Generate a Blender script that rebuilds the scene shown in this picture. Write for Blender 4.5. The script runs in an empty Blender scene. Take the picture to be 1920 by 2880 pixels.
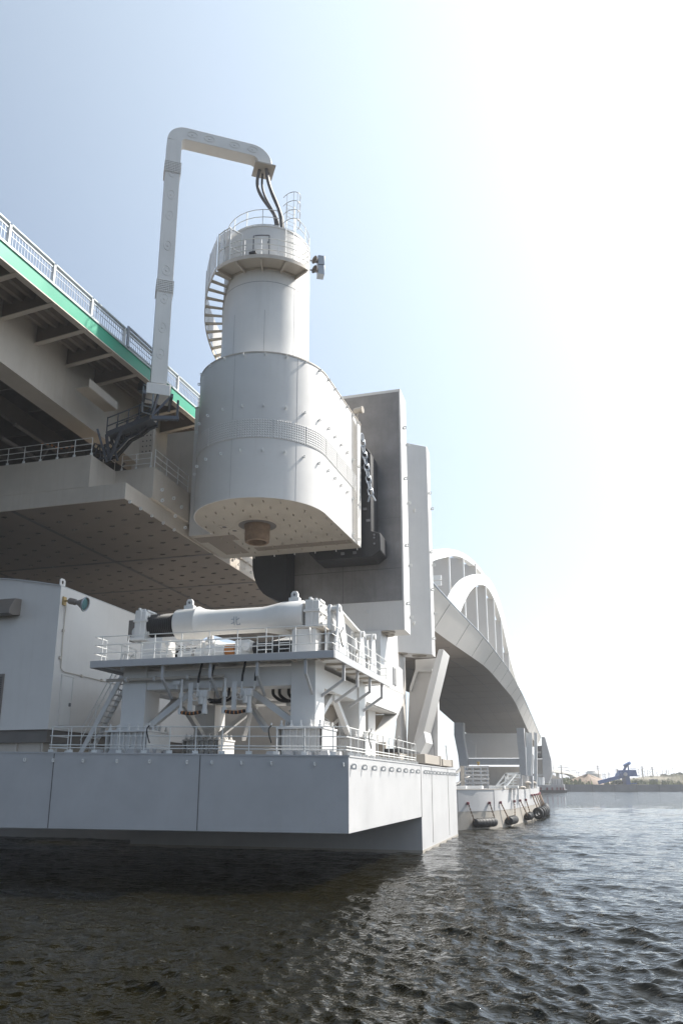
import bpy, bmesh, math, random
import numpy as np
from math import sin, cos, pi, atan2, hypot, radians
from mathutils import Vector, Matrix
random.seed(7); rng = np.random.default_rng(11)
scene = bpy.context.scene
COL = scene.collection
# ---------------------------------------------------------------- camera
W_, H_ = 1920., 2880.
FPX, CX, CY, EYE = 2185., 970., 1640., 3.75       # focal length and principal point in photograph pixels
PITCH = math.atan(562/2185.); AZ = math.atan(625/hypot(2185, 562))
cd = bpy.data.cameras.new('camera'); cam = bpy.data.objects.new('camera', cd); COL.objects.link(cam)
cd.sensor_fit = 'VERTICAL'; cd.sensor_height = 36.; cd.lens = 36.*FPX/H_
cd.shift_x = -(CX-W_/2)/H_; cd.shift_y = (CY-H_/2)/H_
cd.clip_start = .2; cd.clip_end = 12000
cam.location = (0, 0, EYE); cam.rotation_euler = (pi/2+PITCH, 0, AZ)
scene.camera = cam
scene.render.resolution_x = 682; scene.render.resolution_y = 1024
# ---------------------------------------------------------------- light
HAZE = .0004
SUN_AZ, SUN_EL = radians(50), radians(47)          # azimuth from +Y towards +X
S = Vector((sin(SUN_AZ)*cos(SUN_EL), cos(SUN_AZ)*cos(SUN_EL), sin(SUN_EL)))
w = bpy.data.worlds.new('World'); scene.world = w; w.use_nodes = True
nt = w.node_tree; bg = nt.nodes['Background']
sky = nt.nodes.new('ShaderNodeTexSky'); sky.sky_type = 'NISHITA'; sky.sun_disc = False
sky.sun_elevation = SUN_EL; sky.sun_rotation = SUN_AZ; sky.air_density = .85; sky.dust_density = .9; sky.ozone_density = .8
# hazy summer sky: forward-scattered glow round the sun and a milky band near the horizon, added to the clear Nishita sky
L_ = nt.links.new
tc = nt.nodes.new('ShaderNodeTexCoord'); vm = nt.nodes.new('ShaderNodeVectorMath'); vm.operation = 'DOT_PRODUCT'; vm.inputs[1].default_value = S
L_(tc.outputs['Generated'], vm.inputs[0])
def mth(op, a, b=None, clamp=False):
    n = nt.nodes.new('ShaderNodeMath'); n.operation = op; n.use_clamp = clamp
    for i, v in enumerate((a, b)):
        if v is None: continue
        if isinstance(v, (int, float)): n.inputs[i].default_value = v
        else: L_(v, n.inputs[i])
    return n.outputs[0]
half = mth('MULTIPLY', mth('ADD', vm.outputs['Value'], 1.), .5)
glow = mth('MULTIPLY', mth('POWER', half, 4.0), 8.2)
sx = nt.nodes.new('ShaderNodeSeparateXYZ'); L_(tc.outputs['Generated'], sx.inputs[0])
hz = mth('MULTIPLY', mth('MULTIPLY', mth('POWER', mth('SUBTRACT', 1., mth('MAXIMUM', sx.outputs['Z'], 0.)), 7.), mth('POWER', half, 2.)), 4.4)
cg = nt.nodes.new('ShaderNodeVectorMath'); cg.operation = 'SCALE'; cg.inputs[0].default_value = (.92, 1.03, 1.03); L_(glow, cg.inputs['Scale'])
ch = nt.nodes.new('ShaderNodeVectorMath'); ch.operation = 'SCALE'; ch.inputs[0].default_value = (1., .96, .92); L_(hz, ch.inputs['Scale'])
a1 = nt.nodes.new('ShaderNodeVectorMath'); L_(sky.outputs[0], a1.inputs[0]); L_(cg.outputs[0], a1.inputs[1])
a2 = nt.nodes.new('ShaderNodeVectorMath'); L_(a1.outputs[0], a2.inputs[0]); L_(ch.outputs[0], a2.inputs[1])
L_(a2.outputs[0], bg.inputs[0]); bg.inputs[1].default_value = .062
ld = bpy.data.lights.new('sun', 'SUN'); ld.energy = 4.1; ld.angle = radians(.53); ld.color = (1, .95, .87)
sun = bpy.data.objects.new('sun', ld); COL.objects.link(sun)
sun.location = (60, 60, 120); sun.rotation_euler = S.to_track_quat('Z', 'Y').to_euler()
scene.view_settings.view_transform = 'Standard'; scene.view_settings.look = 'None'
scene.view_settings.exposure = 1.15; scene.view_settings.gamma = 1
# ---------------------------------------------------------------- survey helper: sight line of the photograph met with a real plane
_fw = Vector((-sin(AZ)*cos(PITCH), cos(AZ)*cos(PITCH), sin(PITCH))); _rt = Vector((cos(AZ), sin(AZ), 0)); _up = _rt.cross(_fw)
def at(px, py, X=None, Y=None, Z=None):
    d = _fw*FPX + _rt*(px-CX) - _up*(py-CY)
    t = X/d.x if X is not None else Y/d.y if Y is not None else (Z-EYE)/d.z
    return Vector((0, 0, EYE)) + d*t
# ---------------------------------------------------------------- materials
def node(nt, t, **k):
    n = nt.nodes.new(t)
    for a, b in k.items():
        if a in n.bl_rna.properties: setattr(n, a, b)
        else: n.inputs[a].default_value = b
    return n
def mat(name, col, rough=.45, metal=0., var=.06, scale=.6, streak=0., streakcol=(.25, .17, .09), bump=0., spots=0., coat=0.):
    m = bpy.data.materials.new(name); m.use_nodes = True; nt = m.node_tree; L = nt.links.new
    p = nt.nodes['Principled BSDF']; p.inputs['Roughness'].default_value = rough; p.inputs['Metallic'].default_value = metal
    g = nt.nodes.new('ShaderNodeNewGeometry')
    n1 = node(nt, 'ShaderNodeTexNoise', Scale=scale, Detail=6., Roughness=.62); L(g.outputs['Position'], n1.inputs['Vector'])
    r = node(nt, 'ShaderNodeMapRange'); r.inputs[1].default_value = .3; r.inputs[2].default_value = .7
    r.inputs[3].default_value = 1-var; r.inputs[4].default_value = 1+var*.5; L(n1.outputs['Fac'], r.inputs[0])
    mx = node(nt, 'ShaderNodeVectorMath', operation='SCALE'); mx.inputs[0].default_value = col[:3]; L(r.outputs[0], mx.inputs['Scale'])
    out = mx.outputs[0]
    if streak > 0:
        mp = node(nt, 'ShaderNodeMapping'); mp.inputs['Scale'].default_value = (2.6, 2.6, .16); L(g.outputs['Position'], mp.inputs[0])
        n2 = node(nt, 'ShaderNodeTexNoise', Scale=1.7, Detail=5., Roughness=.6); L(mp.outputs[0], n2.inputs['Vector'])
        r2 = node(nt, 'ShaderNodeMapRange'); r2.inputs[1].default_value = .52; r2.inputs[2].default_value = .78
        r2.inputs[3].default_value = 0; r2.inputs[4].default_value = streak; L(n2.outputs['Fac'], r2.inputs[0])
        mc = node(nt, 'ShaderNodeMix', data_type='RGBA'); mc.inputs[7].default_value = (*streakcol, 1)
        L(r2.outputs[0], mc.inputs[0]); L(out, mc.inputs[6]); out = mc.outputs[2]
    if spots > 0:
        n3 = node(nt, 'ShaderNodeTexNoise', Scale=3.1, Detail=3., Roughness=.5); L(g.outputs['Position'], n3.inputs['Vector'])
        r3 = node(nt, 'ShaderNodeMapRange'); r3.inputs[1].default_value = .68; r3.inputs[2].default_value = .76
        r3.inputs[3].default_value = 0; r3.inputs[4].default_value = spots; L(n3.outputs['Fac'], r3.inputs[0])
        mc = node(nt, 'ShaderNodeMix', data_type='RGBA'); mc.inputs[7].default_value = (*streakcol, 1)
        L(r3.outputs[0], mc.inputs[0]); L(out, mc.inputs[6]); out = mc.outputs[2]
    L(out, p.inputs['Base Color'])
    rr = node(nt, 'ShaderNodeMapRange'); rr.inputs[3].default_value = max(rough-.08, .05); rr.inputs[4].default_value = rough+.1
    L(n1.outputs['Fac'], rr.inputs[0]); L(rr.outputs[0], p.inputs['Roughness'])
    if bump > 0:
        n4 = node(nt, 'ShaderNodeTexNoise', Scale=scale*.9, Detail=3.); L(g.outputs['Position'], n4.inputs['Vector'])
        b = node(nt, 'ShaderNodeBump', Strength=bump, Distance=.05); L(n4.outputs['Fac'], b.inputs['Height']); L(b.outputs[0], p.inputs['Normal'])
    return m
M = {}
M['white'] = mat('white_marine_paint', (.66, .65, .63), .38, var=.05, streak=.12, streakcol=(.45, .40, .33), bump=.12)
M['hull'] = mat('pale_hull_paint', (.46, .455, .455), .42, var=.09, streak=.16, streakcol=(.40, .37, .33), bump=.15, spots=.2)
M['panel'] = mat('cladding_paint', (.63, .61, .585), .4, var=.05, streak=.15, streakcol=(.45, .41, .36), bump=.1)
M['tower'] = mat('tower_paint', (.66, .645, .62), .4, var=.06, streak=.24, streakcol=(.50, .46, .42), bump=.08)
M['soffit'] = mat('dark_soffit_paint', (.205, .170, .138), .6, var=.16, streak=0, spots=.3, scale=.35, streakcol=(.17, .12, .08))  # one dark brown base colour with random browner spots
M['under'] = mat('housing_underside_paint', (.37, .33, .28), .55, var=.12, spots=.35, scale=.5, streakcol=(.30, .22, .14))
M['beige'] = mat('weathered_cream_paint', (.52, .465, .40), .5, var=.1, streak=.2, streakcol=(.36, .27, .18))
M['steel'] = mat('stainless_sheet', (.24, .225, .215), .38, metal=.35, var=.3, streak=.25, streakcol=(.10, .085, .075), scale=.5)
M['dark'] = mat('dark_galvanised_steel', (.09, .10, .12), .5, metal=.4, var=.2)
M['grey'] = mat('galvanised_steel', (.33, .36, .40), .42, metal=.4, var=.15)
M['rubber'] = mat('black_rubber', (.018, .018, .02), .6, var=.3, bump=.3, scale=2)
M['hose'] = mat('grey_cable_sheath', (.13, .12, .115), .5, var=.15)
M['green'] = mat('green_fascia_paint', (.02, .30, .18), .4, var=.08, streak=.12, streakcol=(.06, .24, .17))
M['rail'] = mat('white_rail_paint', (.70, .70, .68), .4, var=.05)
M['railgrey'] = mat('pale_blue_grey_rail_paint', (.42, .46, .47), .38, var=.08, metal=.2)
M['joint'] = mat('dark_joint_and_recess', (.13, .12, .115), .7, var=.2)
M['rust'] = mat('rusty_steel', (.22, .15, .10), .65, metal=.3, var=.35, scale=2.2, streak=.4, streakcol=(.10, .07, .05))
M['orange'] = mat('orange_paint', (.45, .17, .04), .5, var=.2)
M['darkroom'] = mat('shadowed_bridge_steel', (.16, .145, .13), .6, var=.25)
M['louvre'] = mat('dark_louvre', (.05, .05, .055), .6, var=.2)
M['hood'] = mat('brown_grey_hood_paint', (.20, .175, .155), .5, var=.15)
M['glass'] = mat('lamp_glass', (.12, .28, .30), .12, metal=.6, var=.2, scale=9)
M['bridge'] = mat('far_bridge_paint', (.60, .57, .53), .45, var=.06, streak=.1, streakcol=(.45, .40, .35), scale=.2)
M['bridgewhite'] = mat('far_arch_paint', (.76, .76, .74), .4, var=.05, scale=.2)
M['boot'] = mat('dull_boot_topping', (.36, .33, .29), .6, var=.15, streak=.3, streakcol=(.20, .17, .13))
M['fenderred'] = mat('faded_red_fender', (.22, .07, .08), .7, var=.3)
M['quay'] = mat('quay_concrete', (.13, .14, .15), .8, var=.3, scale=.25, streak=.3, streakcol=(.07, .07, .07))
M['sand'] = mat('shore_sand', (.20, .175, .12), .9, var=.35, scale=.03)
M['grass'] = mat('dry_shore_grass', (.15, .17, .075), .9, var=.5, scale=.12)
M['leaf'] = mat('dark_leaf', (.055, .085, .035), .8, var=.5, scale=.9)
M['bark'] = mat('bark', (.10, .08, .06), .9, var=.3)
M['navy'] = mat('navy_blue_paint', (.02, .075, .24), .5, var=.15, scale=.4)
M['pole'] = mat('concrete_pole', (.36, .33, .30), .8, var=.1)
M['wire'] = mat('overhead_wire', (.12, .12, .12), .6)
M['wood'] = mat('reddish_earth', (.24, .17, .12), .7, var=.25, scale=1.5)
M['inlay'] = mat('dark_grey_fittings', (.17, .17, .18), .6)  # plain dark grey shared by pins, handles and weld lines
M['mesh'] = mat('perforated_sheet_paint', (.55, .53, .50), .5, var=.06)
M['brass'] = mat('old_brass', (.42, .30, .13), .45, metal=.5)
_t = M['mesh'].node_tree; _m = _t.nodes.new('ShaderNodeMixShader'); _m.inputs[0].default_value = .45; _tr = _t.nodes.new('ShaderNodeBsdfTransparent')
_t.links.new(_t.nodes['Principled BSDF'].outputs[0], _m.inputs[1]); _t.links.new(_tr.outputs[0], _m.inputs[2]); _t.links.new(_m.outputs[0], _t.nodes['Material Output'].inputs[0])
# ---------------------------------------------------------------- mesh builder
class MB:
    def __init__(s): s.v = []; s.f = []
    def add(s, v, f):
        o = len(s.v); s.v += [Vector(p) for p in v]; s.f += [tuple(i+o for i in q) for q in f]; return s
    def box(s, a, b):
        (x0, y0, z0), (x1, y1, z1) = a, b
        return s.add([(x0, y0, z0), (x1, y0, z0), (x1, y1, z0), (x0, y1, z0), (x0, y0, z1), (x1, y0, z1), (x1, y1, z1), (x0, y1, z1)],
                     [(0, 3, 2, 1), (4, 5, 6, 7), (0, 1, 5, 4), (1, 2, 6, 5), (2, 3, 7, 6), (3, 0, 4, 7)])
    def cbox(s, c, sx, sy, sz): return s.box((c[0]-sx/2, c[1]-sy/2, c[2]-sz/2), (c[0]+sx/2, c[1]+sy/2, c[2]+sz/2))
    def prism(s, poly, vec):
        n = len(poly); vec = Vector(vec); P = [Vector(p) for p in poly]
        return s.add(P+[p+vec for p in P], [tuple(range(n))[::-1], tuple(range(n, 2*n))]+[(i, (i+1) % n, (i+1) % n+n, i+n) for i in range(n)])
    def plan(s, xy, z0, z1): return s.prism([(x, y, z0) for x, y in xy], (0, 0, z1-z0))
    def bar(s, a, b, wd, ht, up=(0, 0, 1)):           # rectangular bar from a to b
        a, b = Vector(a), Vector(b); d = (b-a).normalized(); u = Vector(up)
        if abs(d.dot(u)) > .98: u = Vector((1, 0, 0))
        r = d.cross(u).normalized(); u = r.cross(d)
        q = [r*(wd/2)*i+u*(ht/2)*j for i, j in ((-1, -1), (1, -1), (1, 1), (-1, 1))]
        return s.prism([a+p for p in q], b-a)
    def tube(s, pts, r, n=8, cap=True):
        pts = [Vector(p) for p in pts]; m = len(pts); o = len(s.v); ref = None
        for i, p in enumerate(pts):
            d = (pts[min(i+1, m-1)]-pts[max(i-1, 0)]).normalized()
            if ref is None: ref = d.orthogonal().normalized()
            ref = (ref-d*ref.dot(d)).normalized(); b = d.cross(ref)
            rr = r[i] if isinstance(r, (list, tuple)) else r
            for k in range(n): s.v.append(p+(ref*cos(2*pi*k/n)+b*sin(2*pi*k/n))*rr)
        for i in range(m-1):
            for k in range(n): s.f.append((o+i*n+k, o+i*n+(k+1) % n, o+(i+1)*n+(k+1) % n, o+(i+1)*n+k))
        if cap: s.f.append(tuple(o+k for k in range(n))[::-1]); s.f.append(tuple(o+(m-1)*n+k for k in range(n)))
        return s
    def cyl(s, a, b, r, n=20): return s.tube([a, b], r, n)
    def lathe(s, prof, o, axis=(0, 0, 1), n=48, a0=0, a1=2*pi):   # prof = [(r, h)]
        ax = Vector(axis).normalized(); u = ax.orthogonal().normalized(); w = ax.cross(u); o = Vector(o)
        full = abs(a1-a0-2*pi) < 1e-6; k = n if full else n+1; base = len(s.v)
        for r, h in prof:
            for i in range(k):
                t = a0+(a1-a0)*i/n; s.v.append(o+ax*h+(u*cos(t)+w*sin(t))*r)
        for j in range(len(prof)-1):
            for i in range(n):
                i2 = (i+1) % k; s.f.append((base+j*k+i, base+j*k+i2, base+(j+1)*k+i2, base+(j+1)*k+i))
        return s
    def ringsec(s, c, r0, r1, z0, z1, a0, a1, n=40):  # annular slab sector
        P = []
        for i in range(n+1):
            t = a0+(a1-a0)*i/n; P.append((cos(t), sin(t)))
        o = len(s.v)
        for (x, y) in P:
            for r, z in ((r0, z0), (r1, z0), (r1, z1), (r0, z1)): s.v.append(Vector((c[0]+x*r, c[1]+y*r, z)))
        for i in range(n):
            for k in range(4):
                a = o+i*4+k; b = o+i*4+(k+1) % 4; s.f.append((a, b, b+4, a+4))
        s.f.append((o, o+1, o+2, o+3)); s.f.append((o+n*4+3, o+n*4+2, o+n*4+1, o+n*4)); return s
    def build(s, name, m, parent=None, bevel=0., sharp=35):
        me = bpy.data.meshes.new(name); off = wloc(parent)
        me.from_pydata([tuple(v-off) for v in s.v], [], s.f); me.update()
        bm = bmesh.new(); bm.from_mesh(me); bmesh.ops.recalc_face_normals(bm, faces=bm.faces); bm.to_mesh(me); bm.free()
        me.polygons.foreach_set('use_smooth', [True]*len(me.polygons)); me.set_sharp_from_angle(angle=radians(sharp))
        me.materials.append(M[m] if isinstance(m, str) else m)
        o = bpy.data.objects.new(name, me); COL.objects.link(o)
        if parent: o.parent = parent
        if bevel:
            b = o.modifiers.new('bevel', 'BEVEL'); b.width = bevel; b.segments = 2; b.limit_method = 'ANGLE'; b.angle_limit = radians(40)
        return o
def wloc(o):
    v = Vector((0, 0, 0))
    while o: v += o.location; o = o.parent
    return v
def tag(o, label=None, cat=None, group=None, kind=None):
    if label: o['label'] = label
    if cat: o['category'] = cat
    if group: o['group'] = group
    if kind: o['kind'] = kind
    return o
def thing(name, label, cat, loc=(0, 0, 0), group=None):
    o = bpy.data.objects.new(name, None); COL.objects.link(o); o.location = loc; o.empty_display_size = .3
    return tag(o, label, cat, group)
def copies(src, offs):                                 # more of one part, sharing its mesh
    for d in offs:
        c = src.copy(); COL.objects.link(c); c.location = src.location+Vector(d)
def copy_tree(o, parent=None):
    c = o.copy(); COL.objects.link(c); c.parent = parent
    for ch in list(o.children): copy_tree(ch, c)
    return c
def arc(c, r, z, a0, a1, n=24): return [Vector((c[0]+r*cos(a0+(a1-a0)*i/n), c[1]+r*sin(a0+(a1-a0)*i/n), z)) for i in range(n+1)]
def resample(pts, step):
    pts = [Vector(p) for p in pts]; L = [0]
    for a, b in zip(pts, pts[1:]): L.append(L[-1]+(b-a).length)
    n = max(1, round(L[-1]/step)); out = []
    for k in range(n+1):
        t = L[-1]*k/n; i = 0
        while i < len(L)-2 and L[i+1] < t: i += 1
        out.append(pts[i].lerp(pts[i+1], (t-L[i])/max(L[i+1]-L[i], 1e-6)))
    return out
def railing(parent, path, hs=(1.1, .73, .36), step=1.17, r=.022, m='rail', foot=.0, rname='rail'):
    for h in hs:
        MB().tube([Vector(p)+Vector((0, 0, h)) for p in path], r, 8).build(rname, m, parent)
    for p in resample(path, step):
        b = MB().tube([p, p+Vector((0, 0, max(hs)))], r, 8)
        if foot: b.box((p.x-.07, p.y-.07, p.z-.02), (p.x+.07, p.y+.07, p.z+.015)); b.box((p.x-foot, p.y-.012, p.z), (p.x+foot, p.y+.012, p.z+.16))
        b.build('post', m, parent)
def eyeplate(n, out, up=(0, 0, 1), sz=.2, th=.03):      # plate with a hole, standing off a wall; n = plate normal, out = away from wall
    n, out, up = Vector(n), Vector(out), Vector(up); mb = MB(); k = 12; hole = []; rim = []
    for i in range(k):
        t = 2*pi*i/k; c, s_ = cos(t), sin(t)
        hole.append(out*(sz*.55+c*sz*.24)+up*(s_*sz*.24))
        q = max(abs(c), abs(s_)) if c < 0 else 1.
        q = max(abs(c), abs(s_)); rim.append(out*(sz*.5+c/q*sz*.5)+up*(s_/q*sz*.5))
    V = [p+n*th/2 for p in hole+rim]+[p-n*th/2 for p in hole+rim]; F = []
    for i in range(k):
        j = (i+1) % k
        F += [(i, j, k+j, k+i), (2*k+i, 3*k+i, 3*k+j, 2*k+j), (k+i, k+j, 3*k+j, 3*k+i), (i, 2*k+i, 2*k+j, j)]
    return mb.add(V, F)
def place_lugs(parent, pts, n, out, up=(0, 0, 1), sz=.2, m='rail'):
    e = eyeplate(n, out, up, sz); first = None
    for p in pts:
        if first is None:
            first = MB(); first.add([v+Vector(p) for v in e.v], e.f); first = first.build('lifting_lug', m, parent); p0 = Vector(p)
        else: copies(first, [Vector(p)-p0])
# ---------------------------------------------------------------- water
def water():
    ang = np.concatenate([np.linspace(-180, -50, 60, endpoint=False), np.linspace(-50, 50, 880, endpoint=False), np.linspace(50, 180, 60)])*pi/180
    rad = [.4, 3, 6, 8]
    while rad[-1] < 9000: rad.append(rad[-1]*(1.012 if rad[-1] < 12 else 1.0042 if rad[-1] < 130 else 1.008 if rad[-1] < 300 else 1.03 if rad[-1] < 900 else 1.15))
    rad = np.array(rad); R, A = np.meshgrid(rad, ang, indexing='ij')
    x = R*np.sin(A-AZ); y = R*np.cos(A-AZ); z = np.zeros_like(x)
    sp = R*np.where(R < 130, .0042, .008)+.01; dx = np.zeros_like(x); dy = np.zeros_like(x)
    for i in range(90):
        lam = .17*(1.034**i) ; k = 2*pi/lam
        th = rng.normal(radians(205), .46 if lam > .5 else .7); am = .0082*lam**.78*rng.uniform(.5, 1.3)
        am *= .62 if lam > 1.1 else 1.3 if lam < .5 else 1.
        fade = np.clip((lam/sp-2.2)/2.5, 0, 1)
        if i > 60 : fade = fade*np.clip(1.6-R/400, 0, 1)
        ph = k*(x*np.sin(th)+y*np.cos(th))+rng.uniform(0, 2*pi)
        z += am*fade*np.cos(ph); dx -= am*fade*.8*np.sin(th)*np.sin(ph); dy -= am*fade*.8*np.cos(th)*np.sin(ph)
    gust = .75+.45*np.sin(x*.11+1.3*np.sin(y*.07))*np.sin(y*.09+np.sin(x*.05)*2)
    z *= gust; x = x+dx; y = y+dy
    n, m = x.shape
    me = bpy.data.meshes.new('water'); me.vertices.add(n*m)
    me.vertices.foreach_set('co', np.stack([x, y, z], -1).astype(np.float32).ravel())
    i = np.arange(n-1)[:, None]*m; j = np.arange(m-1)[None, :]
    q = np.stack([i+j, i+j+1, i+m+j+1, i+m+j], -1).reshape(-1, 4)
    q = q[:, ::-1]
    me.loops.add(q.size); me.loops.foreach_set('vertex_index', q.ravel().astype(np.int32))
    me.polygons.add(len(q)); me.polygons.foreach_set('loop_start', np.arange(0, q.size, 4, dtype=np.int32))
    me.polygons.foreach_set('use_smooth', np.ones(len(q), dtype=bool)); me.update(calc_edges=True); me.validate()
    o = bpy.data.objects.new('water', me); COL.objects.link(o); tag(o, 'choppy dark green brown harbour water in front of the white pontoon', 'water', kind='structure')
    mt = bpy.data.materials.new('harbour_water'); mt.use_nodes = True; t = mt.node_tree; L = t.links.new
    p = t.nodes['Principled BSDF']; p.inputs['Base Color'].default_value = (.0068, .0056, .0012, 1); p.inputs['IOR'].default_value = 1.34
    p.inputs['Roughness'].default_value = .03
    g = t.nodes.new('ShaderNodeNewGeometry'); mp = node(t, 'ShaderNodeMapping'); mp.inputs['Rotation'].default_value = (0, 0, radians(-22)); mp.inputs['Scale'].default_value = (1, 1.9, 1)
    L(g.outputs['Position'], mp.inputs[0])
    a = node(t, 'ShaderNodeTexNoise', Scale=5., Detail=1.6, Roughness=.45, Distortion=.2); L(mp.outputs[0], a.inputs['Vector'])
    b = node(t, 'ShaderNodeBump', Strength=1., Distance=.02); L(a.outputs['Fac'], b.inputs['Height'])
    a2 = node(t, 'ShaderNodeTexNoise', Scale=1.5, Detail=3., Roughness=.55, Distortion=.4); L(mp.outputs[0], a2.inputs['Vector'])
    b2 = node(t, 'ShaderNodeBump', Strength=1., Distance=.115); L(a2.outputs['Fac'], b2.inputs['Height']); L(b.outputs[0], b2.inputs['Normal']); L(b2.outputs[0], p.inputs['Normal'])
    me.materials.append(mt)
water()
# ---------------------------------------------------------------- near mooring pontoon
def zd(x): return 4.73+(-8-x)*.0195                    # deck sheer
t = thing('mooring_pontoon', 'near white steel pontoon with a tall flat hull side overhanging the dark water', 'pontoon', (-20, 40, 0))
XL = -46.
def sheared(y0, y1, zb, xr, xl=XL):
    return MB().add([(xr, y0, zb), (xl, y0, zb), (xl, y0, zd(xl)), (xr, y0, zd(xr)), (xr, y1, zb), (xl, y1, zb), (xl, y1, zd(xl)), (xr, y1, zd(xr))],
                    [(0, 1, 2, 3), (7, 6, 5, 4), (3, 2, 6, 7), (0, 4, 5, 1), (0, 3, 7, 4), (1, 5, 6, 2)])
sheared(29.4, 45., 1.9, -8.).build('front_hull', 'hull', t, bevel=.02)
sheared(45.0, 59.9, -1.2, -8., -26.2).build('rear_hull', 'hull', t, bevel=.02)
sheared(50., 59.9, -1.2, -26.202).build('rear_hull', 'hull', t)
for x in (-21.0, -14.2): MB().box((x-.018, 29.388, 1.93), (x+.018, 29.41, zd(x))).build('panel_joint', 'joint', t)
for y in (45.0, 48.7, 55.6): MB().box((-8.01, y-.045, .3 if y > 45 else 1.9), (-7.988, y+.045, 4.72)).build('panel_joint', 'joint', t)
MB().add([(-7.97, 29.37, 4.715), (-7.97, 29.37, 4.775), (XL, 29.37, zd(XL)-.015), (XL, 29.37, zd(XL)+.045), (-8.05, 29.45, 4.715), (-8.05, 29.45, 4.775), (XL, 29.45, zd(XL)-.015), (XL, 29.45, zd(XL)+.045)],
    [(0, 1, 3, 2), (4, 6, 7, 5), (1, 5, 7, 3), (0, 2, 6, 4), (0, 4, 5, 1), (2, 3, 7, 6)]).build('deck_edge', 'hull', t)
MB().box((-8.05, 29.45, 4.715), (-7.97, 59.9, 4.775)).build('deck_edge', 'hull', t)
MB().box((-26.25, 44.985, -.3), (-7.985, 45.0, .12)).box((-8.0, 45.0, -.3), (-7.985, 59.92, .12)).build('wet_band', 'boot', t)
xs = [at(p, 2150, Y=29.4).x for p in (72, 152, 236, 331, 423, 528, 598, 681, 765, 886, 968)]
place_lugs(t, [(x, 29.4, zd(x)-.30) for x in xs], (1, 0, 0), (0, -1, 0), sz=.16)
place_lugs(t, [(-8.0, y, 4.36) for y in [29.75+1.72*i for i in range(9)]+[45.9, 46.9, 47.9, 49.2, 50.7, 52.0, 53.4, 54.8, 56.4, 57.5, 58.5, 59.5]], (0, 1, 0), (1, 0, 0), sz=.23)
# rail along the near pontoon edge
t = thing('pontoon_railing', 'long low white guard rail along the edge of the near pontoon deck', 'railing', (-20, 29.6, 4.9))
x0 = at(145, 2040, Y=29.6).x
pa = [(x0, 30.9, zd(x0)), (x0, 29.6, zd(x0)), (-8.15, 29.6, 4.75), (-8.15, 44.3, 4.75)]
railing(t, pa, hs=(1.12, .74, .36, .24), step=1.17, foot=.13)
MB().prism([(x0, 29.7, zd(x0)), (x0-.6, 31, zd(x0)), (x0-.6, 31, zd(x0)+.3)], (0, .02, 0)).build('end_plate', 'rail', t)
# ---------------------------------------------------------------- support frame of the mooring buffers
t = thing('buffer_support_frame', 'white steel portal frame on four thick box columns holding the horizontal buffers', 'steel frame', (-14.4, 35.3, 4.8))
colx = [(-10.95, -9.87), (-18.93, -17.76)]; coly = [(31.0, 32.28), (38.3, 39.6)]
for cx0, cx1 in colx:
    for cy0, cy1 in coly:
        right_front = cx0 > -12 and cy0 < 33
        c = MB().box((cx0, cy0, 5.98), (cx1, cy1, 10.14 if right_front else 9.0)).build('column', 'white', t, bevel=.015)
        zb = zd(cx0); b = MB().box((cx0-.28, cy0-.24, zb), (cx1+.28, cy1+.24, 5.89))
        for k in range(8):
            x = cx0-.42+(cx1-cx0+.84)*k/7; b.box((x-.015, cy0-.38, zb+.02), (x+.015, cy1+.38, 5.895))
        for k in range(7):
            y = cy0+.06+(cy1-cy0-.12)*k/6; b.box((cx0-.44, y-.015, zb+.03), (cx1+.44, y+.015, 5.89))
        b.build('ribbed_pedestal', 'white', t)
        MB().box((cx0-.48, cy0-.42, 5.9), (cx1+.48, cy1+.42, 5.98)).build('cap_plate', 'white', t, bevel=.01)
        bp = [(cx0-.3+(cx1-cx0+.6)*k/4, y) for k in range(5) for y in (cy0-.24, cy1+.24)]+[(x, cy0+(cy1-cy0)*k/4) for k in range(1, 4) for x in (cx0-.3, cx1+.3)]
        b0 = MB().lathe([(0, 0), (.08, 0), (.08, .1), (.045, .12), (.045, .28), (0, .29)], (*bp[0], 5.98), n=10).build('anchor_bolt', 'white', t)
        copies(b0, [(x-bp[0][0], y-bp[0][1], 0) for x, y in bp[1:]])
        g = MB()
        for x in (cx0-.6, cx0+.15, cx1-.15, cx1+.6):
            g.prism([(x-.22, cy0-.5, zb), (x+.22, cy0-.5, zb), (x+.14, cy0-.44, zb+.22), (x-.14, cy0-.44, zb+.22)], (0, -.25, 0))
        for y in (cy0, cy1-.2): g.prism([(cx1+.5, y-.2, zb), (cx1+.5, y+.3, zb), (cx1+.5, y+.2, zb+.24), (cx1+.5, y-.1, zb+.24)], (.28, 0, 0))
        g.build('base_wedges', 'hull', t)
MB().box((-17.76, 31.05, 7.75), (-10.95, 32.2, 8.58)).build('front_beam', 'white', t, bevel=.01)
MB().box((-17.76, 38.4, 7.75), (-10.95, 39.5, 8.58)).build('rear_beam', 'white', t, bevel=.01)
MB().box((-10.85, 32.28, 7.75), (-9.95, 38.3, 8.57)).build('side_beam', 'white', t, bevel=.01)
MB().box((-18.85, 32.28, 7.75), (-17.86, 38.3, 8.57)).build('side_beam', 'white', t, bevel=.01)
MB().box((-14.9, 32.25, 7.9), (-14.2, 38.4, 8.5)).build('cross_beam', 'white', t)
def brace(a, b, w_=.26): MB().bar(a, b, w_, .26).build('brace', 'white', t, bevel=.01)
for y in (31.62, 38.95):
    brace((-13.1, y, 7.72), (-10.95, y, 6.2), .3); brace((-15.7, y, 7.72), (-17.76, y, 6.2), .3)
for x in (-10.4, -18.35):
    brace((x, 35.1, 7.74), (x, 32.3, 6.05)); brace((x, 35.5, 7.74), (x, 38.3, 6.05))
    MB().box((x-.25, 34.9, 7.45), (x+.25, 35.7, 7.75)).build('gusset', 'white', t)
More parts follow.
